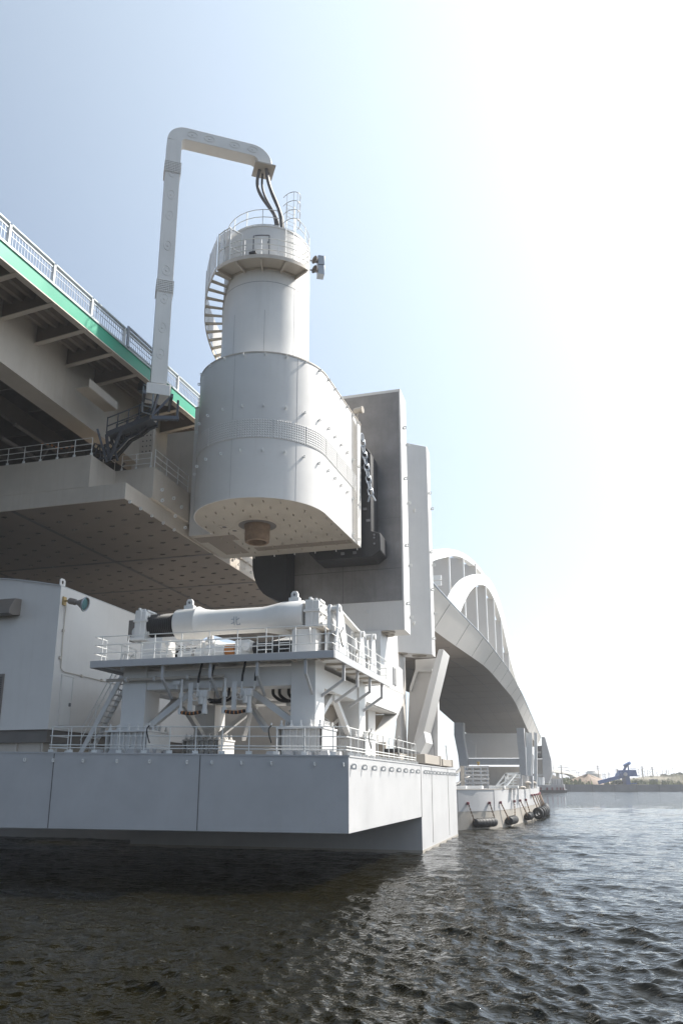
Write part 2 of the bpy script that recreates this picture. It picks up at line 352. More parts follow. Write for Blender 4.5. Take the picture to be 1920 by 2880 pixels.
brace((-14.2, 35.1, 7.9), (-16.2, 38.6, 6.0), .2); brace((-14.8, 35, 7.9), (-12.5, 32.3, 6.0), .2)
# top seat for the buffer on the right front column
MB().box((-11.25, 30.95, 10.14), (-9.5, 34.2, 10.22)).build('seat_plate', 'beige', t, bevel=.01)
for x in (-10.75, -10.1):
    MB().prism([(x, 30.98, 10.14), (x, 30.72, 10.14), (x, 30.98, 9.4)], (.04, 0, 0)).build('seat_bracket', 'white', t)
for y in (32.9, 34.1): MB().box((-10.95, y, 8.95), (-9.87, y+.08, 10.14)).build('seat_web', 'white', t)
MB().box((-18.9, 32.28, 8.95), (-17.8, 33.6, 10.35)).build('left_seat', 'white', t, bevel=.01)
# ---------------------------------------------------------------- service platform
t = thing('service_platform', 'white walkway platform on bent brackets around the top of the buffer frame', 'platform', (-14, 35, 8.7))
MB().box((-19.9, 29.95, 8.80), (-8.8, 40.4, 8.93)).build('deck_plate', 'white', t)
MB().box((-19.95, 29.88, 8.66), (-8.74, 29.95, 8.97)).build('edge_beam', 'hull', t, bevel=.01)
MB().box((-8.8, 29.951, 8.66), (-8.72, 40.45, 8.97)).build('edge_beam', 'hull', t, bevel=.01)
MB().box((-19.97, 29.951, 8.66), (-19.9, 40.4, 8.97)).build('edge_beam', 'hull', t)
for px in (457, 591, 723, 859):
    x = at(px, 1900, Y=30.1).x
    MB().bar((x, 30.1, 8.8), (x, 30.1, 8.05), .12, .1, (0, 1, 0)).bar((x, 30.12, 8.1), (x, 31.05, 7.35), .1, .12).build('bracket', 'hull', t, bevel=.008)
for y in (31.9, 34.2, 36.6, 39.2):
    MB().bar((-8.9, y, 8.8), (-8.9, y, 7.95), .12, .12, (0, 1, 0)).bar((-8.92, y, 8.0), (-9.95, y, 7.3), .12, .12).build('bracket', 'hull', t, bevel=.008)
for k in range(6):
    MB().box((-9.8, 30.6+1.65*k, 8.7), (-8.82, 30.7+1.65*k, 8.8)).build('joist', 'beige', t)
for k in range(9):
    MB().box((-19.2+1.2*k, 29.97, 8.7), (-19.1+1.2*k, 31.0, 8.8)).build('joist', 'beige', t)
t = thing('platform_railing', 'upper white guard rail around the service platform in front of the horizontal buffer', 'railing', (-14, 30, 8.95))
railing(t, [(-19.85, 33.5, 8.93), (-19.85, 30.0, 8.93), (-8.86, 30.0, 8.93), (-8.86, 40.3, 8.93), (-9.9, 40.3, 8.93)], hs=(1.12, .74, .37), step=1.32)
t = thing('inner_platform_railing', 'shorter white inner rail with gate gaps close in front of the buffer machinery', 'railing', (-14, 31, 8.95))
for a, b in ((-18.2, -15.3), (-14.6, -13.4), (-12.6, -11.9), (-11.6, -11.1)):
    railing(t, [(a, 31.2, 8.93), (b, 31.2, 8.93)], hs=(1.0, .68, .42, .2), step=1.1)
railing(t, [(-9.75, 33.5, 8.93), (-9.75, 39.9, 8.93)], hs=(1.0, .66, .33), step=1.1)
# ---------------------------------------------------------------- buffers
def buffer(name, label, x0, y, z, mirror=False, s=1., text=False):
    t = thing(name, label, 'buffer cylinder', (x0, y, z))
    AX = (1, 0, 0)
    # profile measured along x from the left end (x0)
    L = lambda p: [(r*s, h*s) for r, h in p]
    o = (x0, y, z)
    MB().lathe(L([(0, 1.95), (.60, 1.95), (.70, 2.0), (.72, 2.1), (.72, 2.95), (.74, 2.99), (.78, 3.02), (.79, 3.12), (.74, 3.2), (.66, 3.4), (.61, 3.7), (.59, 4.0), (.585, 6.3), (.62, 6.55), (.73, 7.15), (.76, 7.3), (.77, 8.25), (.72, 8.36), (.6, 8.38), (0, 8.38)]), o, AX, 56).build('barrel', 'white', t)
    bel = []
    for k in range(27):
        bel.append(((.50 if k % 2 else .56), .62+k*.05))
    MB().lathe(L([(0, .6)]+bel+[(0, 1.96)]), o, AX, 40).build('bellows', 'rubber', t)
    for a, b in ((.02, .6), (8.5, 9.15)):
        c = MB().box((x0+a*s, y-.62*s, z-.68*s), (x0+b*s, y+.62*s, z+.62*s)).build('clamp', 'white', t, bevel=.03)
        e = MB()
        for dy in (-.5, -.25, .3, .52):
            e.cyl((x0+(a+b)/2*s-.12, y+dy*s, z+.62*s), (x0+(a+b)/2*s-.12, y+dy*s, z+.8*s), .07*s, 10)
            e.cyl((x0+(a+b)/2*s+.15, y+dy*s, z+.62*s), (x0+(a+b)/2*s+.15, y+dy*s, z+.74*s), .06*s, 10)
        for dz in (-.4, 0, .4): e.cyl((x0+b*s, y-.4*s, z+dz*s), (x0+b*s+.1, y-.4*s, z+dz*s), .06*s, 8); e.cyl((x0+b*s, y+.4*s, z+dz*s), (x0+b*s+.1, y+.4*s, z+dz*s), .06*s, 8)
        e.build('clamp_bolts', 'white', t)
        MB().box((x0+a*s-.05, y-.68*s, z+.1*s), (x0+b*s+.05, y+.68*s, z+.22*s)).box((x0+(a+b)/2*s-.06, y-.66*s, z-.68*s), (x0+(a+b)/2*s+.06, y+.66*s, z+.66*s)).box((x0+a*s-.04, y-.5*s, z+.6*s), (x0+b*s+.04, y+.2*s, z+.70*s)).build('clamp_rib', 'white', t, bevel=.01)
        MB().box((x0+a*s-.08, y-.8*s, z-.80*s), (x0+b*s+.08, y+.8*s, z-.68*s)).build('foot', 'white', t, bevel=.01)
    MB().lathe(L([(.3, 8.37), (.3, 8.5)]), o, AX, 24).build('rod', 'grey', t)
    for h, r in ((2.55, .72), (7.8, .77)):
        b = MB().cbox((x0+h*s, y, z+(r+.06)*s), .5*s, .3*s, .2*s)
        b.prism([(x0+(h-.17)*s, y-.07, z+r*s), (x0+(h+.17)*s, y-.07, z+r*s), (x0+(h+.17)*s, y-.07, z+(r+.36)*s), (x0+(h+.1)*s, y-.07, z+(r+.47)*s), (x0+(h-.1)*s, y-.07, z+(r+.47)*s), (x0+(h-.17)*s, y-.07, z+(r+.36)*s)], (0, .14, 0))
        l = b.build('lifting_lug', 'white', t, bevel=.015)
        MB().cyl((x0+h*s, y-.1, z+(r+.3)*s), (x0+h*s, y+.1, z+(r+.3)*s), .06*s, 12).build('pin', 'inlay', l)
    if text:                                           # raised character for north, drawn on the curved barrel
        b = MB(); cx = x0+5.15; R = .592
        def st(p, q, wd=.035):
            pts = [Vector(p).lerp(Vector(q), k/4) for k in range(5)]
            for u, v in zip(pts, pts[1:]):
                P = []
                for u2 in (u, v):
                    a = u2.y/R; P.append(Vector((cx+u2.x, y-cos(a-.18)*R, z+sin(a-.18)*R)))
                b.bar(P[0], P[1], wd, .02, (0, -1, 0))
        st((-.06, .2), (-.06, -.2)); st((-.2, .08), (-.06, .08)); st((-.22, -.13), (-.06, -.07)); st((.05, .2), (.05, -.17)); st((.05, -.18), (.22, -.18)); st((.22, -.18), (.22, -.11)); st((.2, .12), (.05, .03))
        b.build('raised_character', 'grey', t)
    return t
buffer('buffer_cylinder', 'large white horizontal buffer cylinder with black bellows and a dark character on its barrel', -19.25, 32.75, 11.02, text=True).scale = (1, 1, 1)
buffer('buffer_cylinder', 'smaller white buffer cylinder half hidden behind the upper platform rail under the big one', -18.6, 34.6, 9.85, s=.84)
t = thing('damper_unit', 'low black ribbed damper with white valve block and orange band behind the platform rail', 'damper', (-12.5, 32.1, 9.5))
MB().lathe([(0, 0), (.28, 0)]+[(.30 if k % 2 else .26, .04+k*.05) for k in range(36)]+[(0, 1.9)], (-13.0, 31.9, 9.55), (1, 0, 0), 24).build('bellows', 'rubber', t)
MB().cbox((-13.5, 31.95, 9.55), .7, .6, .75).cyl((-13.2, 31.6, 9.55), (-13.2, 31.3, 9.55), .2, 16).build('valve_block', 'white', t, bevel=.03)
MB().cyl((-14.35, 31.9, 9.52), (-13.9, 31.9, 9.52), .27, 18).build('orange_band', 'orange', t)
MB().cyl((-15.3, 31.9, 9.45), (-14.36, 31.9, 9.45), .34, 24).cbox((-14.9, 31.9, 9.15), 1.1, .6, .4).build('end_housing', 'white', t, bevel=.02)
MB().prism([(-15.6, 31.7, 8.95), (-14.4, 31.7, 8.95), (-14.75, 31.7, 9.8), (-15.2, 31.7, 9.8)], (0, .35, 0)).build('mount', 'white', t, bevel=.02)
def pump(px, py, lab, s=1.):
    p = at(px, py, Y=31.9); t = thing('hydraulic_pump', lab, 'pump', (p.x, 31.9, 8.93))
    z = 8.93
    MB().cbox((p.x, 31.9, z+.1), .9*s, .6, .2).build('base', 'white', t, bevel=.02)
    MB().cyl((p.x-.35*s, 31.9, z+.42), (p.x+.2*s, 31.9, z+.42), .23*s, 18).cyl((p.x+.2*s, 31.9, z+.42), (p.x+.3*s, 31.9, z+.42), .3*s, 18).build('motor', 'white', t)
    MB().cyl((p.x-.1, 31.75, z+.6), (p.x-.1, 31.75, z+.95), .06, 10).cyl((p.x+.2, 31.8, z+.5), (p.x+.2, 31.8, z+1.05), .035, 8).cbox((p.x+.2, 31.8, z+1.0), .16, .16, .14).build('valve', 'white', t)
pump(462, 1840, 'squat white hydraulic pump at the left end of the platform behind the rail')
pump(528, 1838, 'white hydraulic pump second from the left behind the platform rail', 1.1)
pump(582, 1838, 'taller white hydraulic pump below the big ring of the buffer', 1.35)
# bulky white brackets along the right side of the platform
t = thing('fender_bracket', 'sunlit white gusseted bracket with a rounded top at the near corner of the platform', 'bracket', (-9.5, 33, 8.93))
prof = [(31.5, 8.93), (33.9, 8.93), (33.6, 9.7), (33.2, 10.3), (32.9, 10.9), (32.4, 11.35), (32.1, 11.4), (31.95, 11.1), (31.9, 10.3), (31.6, 9.7)]
MB().prism([(-9.65, y, z) for y, z in prof], (.12, 0, 0)).build('side_plate', 'white', t, bevel=.015)
MB().prism([(-9.25, y, z) for y, z in prof], (.1, 0, 0)).build('side_plate', 'white', t, bevel=.015)
for z in (9.4, 10.1): MB().box((-9.53, 32.0, z), (-9.25, 33.1, z+.06)).build('web', 'white', t)
MB().cyl((-9.7, 32.2, 11.2), (-9.1, 32.2, 11.2), .14, 16).build('pin', 'white', t)
MB().bar((-9.4, 32.3, 11.3), (-9.4, 36.2, 10.9), .3, .1).build('top_strut', 'white', t, bevel=.01)
for y, lab, h in ((36.2, 'sunlit white bracket in the middle of the right platform side', 10.9), (38.6, 'tall narrow white bracket with a round eye near the far end of the platform', 11.2)):
    t = thing('fender_bracket', lab, 'bracket', (-9.5, y, 8.93))
    for x in (-9.6, -9.25): MB().prism([(x, y-.75, 8.93), (x, y+.75, 8.93), (x, y+.35, h-.5), (x, y+.2, h), (x, y-.2, h), (x, y-.35, h-.5)], (.09, 0, 0)).build('side_plate', 'white', t, bevel=.01)
    MB().cyl((-9.7, y, h-.12), (-9.05, y, h-.12), .15, 14).build('pin', 'white', t)
    MB().box((-9.51, y-.3, 9.9), (-9.25, y+.3, 9.98)).build('web', 'white', t)
# ---------------------------------------------------------------- pipes, valves, hoses below the platform
t = thing('pipe_run', 'rusty brown horizontal pipe clamped below the service platform', 'pipe', (-15, 30.7, 8.2))
MB().tube([(-19.6, 30.75, 8.2), (-13.9, 30.75, 8.2), (-13.9, 30.75, 6.95)], .07, 10).build('pipe', 'beige', t)
for x in (-18.6, -17.2, -15.6): MB().cyl((x-.05, 30.75, 8.2), (x+.05, 30.75, 8.2), .12, 12).build('coupling', 'white', t)
MB().cbox((-16.1, 30.75, 7.98), .36, .18, .18).cyl((-16.1, 30.75, 7.95), (-16.1, 30.75, 7.7), .06, 10).build('drain', 'white', t)
def valve(px, lab):
    p = at(px, 1960, Y=30.6); x = p.x; t = thing('valve_assembly', lab, 'valve', (x, 30.6, 7.3))
    MB().cbox((x, 30.6, 7.45), .5, .24, .32).cyl((x-.05, 30.6, 7.6), (x-.05, 30.6, 7.0), .14, 16).cyl((x+.12, 30.6, 7.3), (x+.12, 30.6, 6.75), .1, 14).build('body', 'white', t, bevel=.02)
    wv = MB()
    pts = [Vector((x-.2+.22*cos(a), 30.36, 7.35+.22*sin(a))) for a in [2*pi*k/24 for k in range(25)]]
    wv.tube(pts, .022, 6, cap=False)
    for k in range(5): a = 2*pi*k/5; wv.tube([(x-.2, 30.36, 7.35), (x-.2+.21*cos(a), 30.36, 7.35+.21*sin(a))], .014, 6)
    wv.cyl((x-.2, 30.36, 7.35), (x-.2, 30.5, 7.35), .03, 8).build('handwheel', 'white', t)
    MB().cyl((x-.24, 30.6, 7.6), (x-.24, 30.6, 7.86), .045, 8).tube([(x+.15, 30.6, 7.55), (x+.33, 30.6, 7.6), (x+.35, 30.6, 7.86)], .045, 8).build('pipe_stub', 'white', t)
    MB().cyl((x+.12, 30.6, 6.78), (x+.12, 30.6, 6.6), .13, 12).cyl((x-1.0, 30.6, 6.75), (x-1.0, 30.6, 8.1), .055, 10).cyl((x-1.0, 30.6, 6.6), (x-1.0, 30.6, 6.85), .12, 12).cyl((x-1.0, 30.6, 7.3), (x-1.0, 30.6, 7.5), .11, 12).build('riser', 'white', t)
    MB().box((x-.72, 30.66, 6.75), (x-.5, 30.72, 7.95)).build('backing_plate', 'white', t, bevel=.01)
    for i, dx in enumerate((-.24, .35)):
        h = thing('hydraulic_hose', ('left' if i == 0 else 'right')+' black hose of the pair hanging from the platform to the '+lab.split(' valve')[0]+' valve', 'hose', (x+dx, 30.6, 7.8))
        MB().tube([(x+dx, 30.6, 7.86), (x+dx+.02, 30.6, 8.2), (x+dx+.1, 30.75, 8.9)], .05, 10).build('sleeve', 'rubber', h)
        MB().cyl((x+dx, 30.6, 7.8), (x+dx, 30.6, 7.92), .065, 10).build('end_fitting', 'white', h)
    c = MB(); pts = [(x-.95+.18*k, 30.55, 6.68-.06*sin(pi*k/5)) for k in range(6)]
    h = thing('striped_hose', 'orange and black striped hose at the foot of the '+lab.split(' valve')[0]+' valve', 'hose', (x-.5, 30.55, 6.65))
    c.tube(pts, .075, 10).build('sleeve', 'rubber', h)
    for k in range(5):
        a, b = Vector(pts[k]).lerp(Vector(pts[k+1]), .3), Vector(pts[k]).lerp(Vector(pts[k+1]), .6)
        MB().cyl(a, b, .08, 10).build('stripe', 'orange', h)
valve(570, 'left white valve block with handwheel below the platform')
valve(694, 'right white valve block with handwheel below the platform')
def loop_hose(name, lab, pts, r=.05):
    t = thing(name, lab, 'hose', pts[0]); P = []
    V = [Vector(p) for p in pts]; V = [V[0]*2-V[1]]+V+[V[-1]*2-V[-2]]
    for i in range(1, len(V)-2):
        for k in range(6):
            s_ = k/6; a, b, c, d = V[i-1:i+3]
            P.append(.5*((2*b)+(c-a)*s_+(2*a-5*b+4*c-d)*s_*s_+(3*b-a-3*c+d)*s_**3))
    P.append(V[-2]); MB().tube(P, r, 10).build('sleeve', 'rubber', t)
    MB().cyl(V[1], V[1]+Vector((0, 0, .1)), r*1.4, 8).build('end_fitting', 'white', t)
Y = 33.
for i, (px, nm) in enumerate(((768, 'leftmost'), (786, 'middle'), (812, 'rightmost, partly hidden'))):
    a, b, c, d = at(px, 1935, Y=Y+i*.1), at(px+2, 1955, Y=Y+i*.1), at(px+22, 1970, Y=Y+i*.1), at(px+45, 1972, Y=Y+i*.1)
    loop_hose('curled_hose', nm+' black hose of the three curling down behind the right column', (a, b, c, d), .07)
loop_hose('sagging_hose', 'upper black hose sagging between the two valve blocks', [at(585, 1966, Y=31.3), at(610, 1970, Y=31.3), at(640, 1958, Y=31.3), at(645, 1935, Y=31.3)], .06)
loop_hose('sagging_hose', 'lower black hose sagging between the two valve blocks', [at(590, 1975, Y=31.5), at(625, 1974, Y=31.5), at(652, 1962, Y=31.5), at(660, 1945, Y=31.5)], .06)
for px, py, Xc, Yc, lab in ((757, 2060, None, 29.52, 'thin black cable tied to the front pontoon rail left of the big pedestal'), (415, 2060, None, 29.52, 'thin black cable tied to the front pontoon rail below the left column'), (1038, 2075, -8.05, None, 'black cable hanging inside the near half of the side rail'), (1115, 2095, -8.05, None, 'black cable hanging inside the far half of the side rail'), (958, 1790, -8.75, None, 'black cable hanging over the corner of the upper platform rail')):
    k = dict(Y=Yc) if Yc else dict(X=Xc)
    loop_hose('rail_cable', lab, [at(px+6, py-20, **k), at(px-1, py-10, **k), at(px, py+8, **k), at(px+6, py+30, **k)], .025)
# frame-side pumps seen through the portal
t = thing('manifold', 'white pipe manifold with flanges between the portal legs', 'pipework', (-11.6, 34, 6.5))
MB().cyl((-12.2, 34, 7.3), (-11.2, 34, 7.3), .12, 14).cyl((-11.9, 34, 7.3), (-11.9, 34, 4.9), .1, 12).cyl((-11.4, 34, 7.3), (-11.4, 34, 6.0), .09, 12).build('pipe', 'white', t)
MB().cbox((-11.6, 34, 6.3), .7, .5, .5).cbox((-11.5, 34, 5.3), .6, .6, .9).build('body', 'beige', t, bevel=.03)
for x, z in ((-11.9, 6.9), (-11.9, 5.9), (-11.4, 6.8)): MB().cyl((x, 34, z), (x, 34, z+.08), .18, 14).build('flange', 'white', t)
# ---------------------------------------------------------------- control house
t = thing('control_house', 'windowless grey white control house with a gently arched roof on the pontoon at the left', 'house', (-26, 35, 5.1))
X1 = -22.6; zt = 12.83
prof = [(X1, 6.12), (X1, zt)]
for k in range(1, 13):
    u = k/12; prof.append((X1-9.*u, zt+.68*sin(min(u*1.7, 1)*pi/2)-(.55*max(0, u-.6)**1.5)))
prof.append((X1-9., 6.12))
MB().prism([(x, 31., z) for x, z in prof], (0, 17, 0)).build('wall', 'panel', t)
MB().prism([(x, 30.93, z) for x, z in prof[1:-1]]+[(x, 30.93, z+.06) for x, z in prof[1:-1][::-1]], (0, 17.1, 0)).build('roof', 'hull', t)
MB().box((-32, 31.15, 5.55), (X1-.15, 47.8, 6.12)).build('base_beam', 'darkroom', t)
MB().box((-32, 31.4, 4.9), (X1-.6, 47.5, 5.55)).build('skirt', 'beige', t)
for k in range(7): MB().box((-31.5+1.4*k, 31.3, 4.95), (-31.42+1.4*k, 31.41, 5.54)).build('skirt_rib', 'beige', t)
y0, y1 = at(176, 1901, X=X1).y, at(205, 1904, X=X1).y
d = MB().box((X1, y0, 6.35), (X1+.03, y1, 8.66)).build('door', 'white', t, bevel=.01)
MB().cbox((X1+.06, y1-.12, 7.35), .06, .1, .16).build('handle', 'inlay', d)
f = MB()
for a, b in (((y0-.07, 6.3), (y0, 8.73)), ((y1, 6.3), (y1+.07, 8.73)), ((y0, 8.66), (y1, 8.73))): f.box((X1, a[0], a[1]), (X1+.05, b[0], b[1]))
f.build('door_frame', 'panel', t)
lv = [at(-30, 1895, Y=31), at(15, 1895, Y=31), at(3, 2045, Y=31)]
l = MB().box((lv[0].x, 30.95, lv[2].z), (lv[1].x, 31, lv[1].z)).build('louvre_frame', 'hood', t)
sl = MB()
for k in range(26):
    z = lv[2].z+.12+k*(lv[1].z-lv[2].z-.2)/26; sl.prism([(lv[0].x, 30.93, z), (lv[0].x, 30.98, z+.06), (lv[0].x, 30.98, z+.04), (lv[0].x, 30.93, z-.02)], (lv[1].x-lv[0].x-.08, 0, 0))
sl.build('slats', 'louvre', l)
hb = at(42, 1728, Y=30.6); ht = at(45, 1683, Y=30.6)
MB().prism([(-26.6, 31, hb.z+.05), (-26.6, 31, ht.z+.05), (-26.6, 30.55, ht.z), (-26.6, 30.2, hb.z+.25), (-26.6, 30.2, hb.z), (-26.6, 30.5, hb.z-.05)], (hb.x+26.6, 0, 0)).build('vent_hood', 'hood', t, bevel=.01)
e = eyeplate((1, 0, 0), (0, 0, 1), (0, 1, 0), .4, .05); p = Vector((X1-.1, 31.2, zt+.02))
b = MB(); b.add([v+p for v in e.v], e.f); b.build('lifting_lug', 'panel', t)
cp = MB(); X = X1+.05
pth = [at(187, 1700, X=X), at(178, 1790, X=X), at(172, 1880, X=X), at(180, 1889, X=X), at(235, 1902, X=X), at(330, 1925, X=X)]
cp.tube(pth, .022, 8); cp.build('conduit', 'beige', t)
jb = MB()
for px, py in ((179, 1774), (170, 1850), (231, 1901), (287, 1913)): q = at(px, py, X=X); jb.cbox(q, .08, .13, .13)
jb.build('junction_box', 'beige', t, bevel=.01)
# floodlight on the house wall
p = at(190, 1690, X=X1+.2); t = thing('floodlight', 'round glass floodlight on a bracket on the control house wall', 'floodlight', p)
MB().box((X1, p.y-.12, p.z-.2), (X1+.08, p.y+.12, p.z+.2)).bar((X1+.05, p.y, p.z), p+Vector((.15, 0, 0)), .08, .08).build('bracket', 'brass', t)
ax = Vector((.9, .1, -.22)).normalized(); o = p+Vector((.1, 0, 0))
MB().lathe([(0, 0), (.13, .0), (.15, .05), (.15, .35), (.10, .4), (.12, .48), (.30, .8), (.33, .86), (.31, .86), (.12, .5), (0, .5)], o, ax, 28).build('lamp_housing', 'hood', t)
MB().lathe([(0, .80), (.29, .80), (.29, .82), (0, .83)], o, ax, 28).build('lamp_glass', 'glass', t)
MB().lathe([(.34, .82), (.36, .84), (.34, .9), (.31, .88)], o, ax, 28).build('rim', 'grey', t)
# electrical opening at the end of the house (brown recess with round cap)
t = thing('wall_recess_cover', 'brown angular plate with a round grey cap on the house wall by the buffer', 'cover', (-20.2, 33.4, 11))
a = at(362, 1800, Y=33.6); b = at(410, 1745, Y=33.6)
MB().prism([(a.x-.05, 33.6, a.z-.05), (b.x, 33.6, a.z-.05), (b.x, 33.6, b.z-.15), (b.x-.4, 33.6, b.z+.05), (a.x-.05, 33.6, b.z+.05)], (0, .5, 0)).build('plate', 'hood', t)
MB().cyl((a.x+.62, 33.25, a.z+.3), (a.x+.62, 33.6, a.z+.3), .26, 20).prism([(a.x+.1, 33.4, a.z), (a.x+.9, 33.4, a.z), (a.x+.82, 33.4, a.z+.3), (a.x+.42, 33.4, a.z+.3)], (0, .18, 0)).build('cap', 'white', t)
# stairs from pontoon deck to platform
t = thing('access_stair', 'steep white stair with handrails between the control house and the buffer frame', 'stair', (-20, 33, 5))
for dy in (0, .75):
    MB().bar((-21.9, 32.6+dy, 5.05), (-19.9, 32.6+dy, 8.8), .05, .22).build('stringer', 'white', t)
    for h in (.55, 1.0): MB().tube([(-21.95, 32.6+dy, 5.05+h+.1), (-19.95, 32.6+dy, 8.8+h)], .022, 8).build('handrail', 'rail', t)
    for k in range(4): q = Vector((-21.9, 32.6+dy, 5.05)).lerp(Vector((-19.9, 32.6+dy, 8.8)), k/3); MB().tube([q, q+Vector((0, 0, 1.05))], .02, 8).build('post', 'rail', t)
for k in range(1, 15): q = Vector((-21.9, 32.6, 5.05)).lerp(Vector((-19.9, 32.6, 8.8)), k/15); MB().box((q.x-.1, 32.62, q.z-.015), (q.x+.12, 33.33, q.z+.015)).build('tread', 'white', t)
# ---------------------------------------------------------------- bridge end body above the water
t = thing('bridge_end_block', 'huge grey white steel box with a dark underside hanging over the pontoon', 'bridge block', (-30, 42, 18.25))
ZB, ZT = 18.25, 21.0; XR = -21.15; YE = 64.
out = [(XR, 34.0), (XR, YE), (-75., YE), (-75., 34.0)]
MB().plan([(-75., 34.0), (-23.67, 34.0), (-23.67, 36.4), (-21.2, 36.4), (-21.16, YE), (-75., YE)], 19.15, ZT).build('box_girder', 'beige', t, bevel=.015)
MB().plan([(-75., 34.0), (XR-.27, 34.0), (XR-.02, YE), (-75., YE)], ZB, 19.15).build('bottom_flange', 'beige', t, bevel=.02)
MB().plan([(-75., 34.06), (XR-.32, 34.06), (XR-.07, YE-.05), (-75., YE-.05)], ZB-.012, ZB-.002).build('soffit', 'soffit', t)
mb = MB()
mb.box((-23.9, 34.0, 18.22), (-23.78, 34.02, 19.2)); mb.box((-75, 33.985, 19.0), (-23.67, 34.0, 19.03))
j = MB()
for x in (-28.4, -38.0, -48.): j.box((x-.14, 34.1, ZB-.03), (x+.14, YE-.1, ZB-.011))
for y in (44.6, 52.2, 59.5): j.box((-75, y-.12, ZB-.031), (XR-.15, y+.12, ZB-.0112))
j.build('soffit_joint', 'joint', t)
st = MB()
for i in range(46):
    for k in range(26):
        x = -22.0-1.25*i; y = 34.8+1.5*k+(.7 if i % 2 else 0)
        if x < -50: continue
        st.box((x-.01, y-.10, ZB-.08), (x+.01, y+.10, ZB-.012)); st.box((x-.17, y-.012, ZB-.06), (x+.17, y+.012, ZB-.012))
tag(st.build('soffit_eye', 'joint', t), kind='stuff')
place_lugs(t, [(-21.36+.0083*(y-34), y, ZB+.03) for y in (34.4, 35.5, 36.7, 38., 39.3)]+[(-21.15, 43.+1.1*k, ZB+.4) for k in range(9)], (0, 1, 0), (0, 0, -1), up=(1, 0, 0), sz=.17)
place_lugs(t, [(-21.18, 37.2, 19.9), (-21.18, 38.6, 19.9), (-21.18, 39.6, 19.7), (-21.18, 37.3, 19.3), (-21.18, 38.9, 18.9), (-21.18, 40.2, 18.6), (-21.18, 48., 19.1), (-21.18, 50, 19.1)], (0, 1, 0), (1, 0, 0), sz=.2)
MB().box((-21.0, 36.4, 19.151), (-21.05, 36.5, 19.2))
# rails on top of the block
t = thing('block_railing', 'short cream guard rail in the shade along the front edge of the bridge end block', 'railing', (-27, 34, 21))
railing(t, [(-30.2, 34.1, 21), (-23.75, 34.1, 21)], hs=(1.05, .7, .35), step=1.15, m='rail', foot=.08)
t = thing('step_railing', 'tiny cream rail running back from the block corner', 'railing', (-23.7, 35, 21))
railing(t, [(-23.72, 35.2, 21), (-23.72, 36.35, 21)], hs=(.95, .5), step=1.1, m='beige')
t = thing('middle_railing', 'cream rail facing the water between the two sloping rails of the block', 'railing', (-22.5, 36.5, 21))
railing(t, [(-23.35, 36.5, 21), (-21.5, 36.5, 21)], hs=(.95, .62, .3), step=.95, m='rail', foot=.06)
t = thing('side_railing', 'sunlit cream rail along the right side edge of the block towards the round tower', 'railing', (-21.25, 38, 21))
railing(t, [(-21.25, 36.5, 21), (-21.25, 40.6, 21)], hs=(1.1, .72, .36), step=1.3, m='rail')
# back wall and end pier behind the rails
t = thing('end_pier', 'beige steel end pier standing in shade under the green edged deck', 'pier', (-35, 48, 21))
MB().box((-60, 46.5, 21.02), (-21.4, 49.5, 25.9)).build('wall', 'beige', t)
for x in (-24.5, -30, -36, -42): MB().box((x-.35, 45.9, 21.02), (x+.35, 46.5, 25.9)).build('buttress', 'beige', t)
a = at(392, 1274, Y=37); b = at(428, 1296, Y=37)
t = thing('perforated_post', 'cream upright plate dotted with round holes behind the cable loops', 'post', (a.x, 37, 21))
pl = MB().box((a.x, 37, 21.02), (a.x+.85, 37.25, 24.3)).build('plate', 'beige', t, bevel=.01)
h = MB()
for r_ in range(6):
    for c_ in range(3): h.cyl((a.x+.2+.24*c_, 36.99, 22.3+.33*r_), (a.x+.2+.24*c_, 37.01, 22.3+.33*r_), .045, 10)
h.build('holes', 'joint', t)
t = thing('equipment_cabinet', 'low beige cabinet behind the middle rail on the block', 'cabinet', (-22.4, 38, 21))
MB().box((-23.3, 37.4, 21.02), (-22.2, 38.6, 21.75)).build('body', 'beige', t, bevel=.03); MB().box((-22.15, 37.6, 21.02), (-21.5, 38.4, 21.5)).build('plinth', 'beige', t, bevel=.02)
t = thing('door_frame', 'tall narrow cream frame standing at the foot of the tower housing wall', 'frame', (-22, 40, 21))
for x in (-22.9, -21.9): MB().box((x, 40.3, 21.02), (x+.09, 40.4, 23.6)).build('jamb', 'beige', t)
# ---------------------------------------------------------------- approach deck with the green fascia
t = thing('approach_bridge', 'steel road deck with bright green fascia stripe and ribbed underside crossing the upper left', 'bridge', (-30, 30, 26))
def dz(y): return 26.45+(y-24)*.069
XD = -22.
Y0, Y1 = 8., 64.
ys = [Y0+(Y1-Y0)*k/14 for k in range(15)]
def loft(sec, name, m, yy=None, **k):                 # sec(y) -> polygon in x,z
    yy = yy or ys; V = []; F = []; n = len(sec(yy[0]))
    for y in yy: V += [(x, y, z) for x, z in sec(y)]
    for i in range(len(yy)-1):
        for q in range(n): F.append((i*n+q, i*n+(q+1) % n, (i+1)*n+(q+1) % n, (i+1)*n+q))
    F.append(tuple(range(n))[::-1]); F.append(tuple((len(yy)-1)*n+q for q in range(n)))
    return MB().add(V, F).build(name, m, t, **k)
loft(lambda y: [(XD-.05, dz(y)-.12), (-62, dz(y)-.12), (-62, dz(y)-.02), (XD-.05, dz(y)-.02)], 'deck_plate', 'soffit')
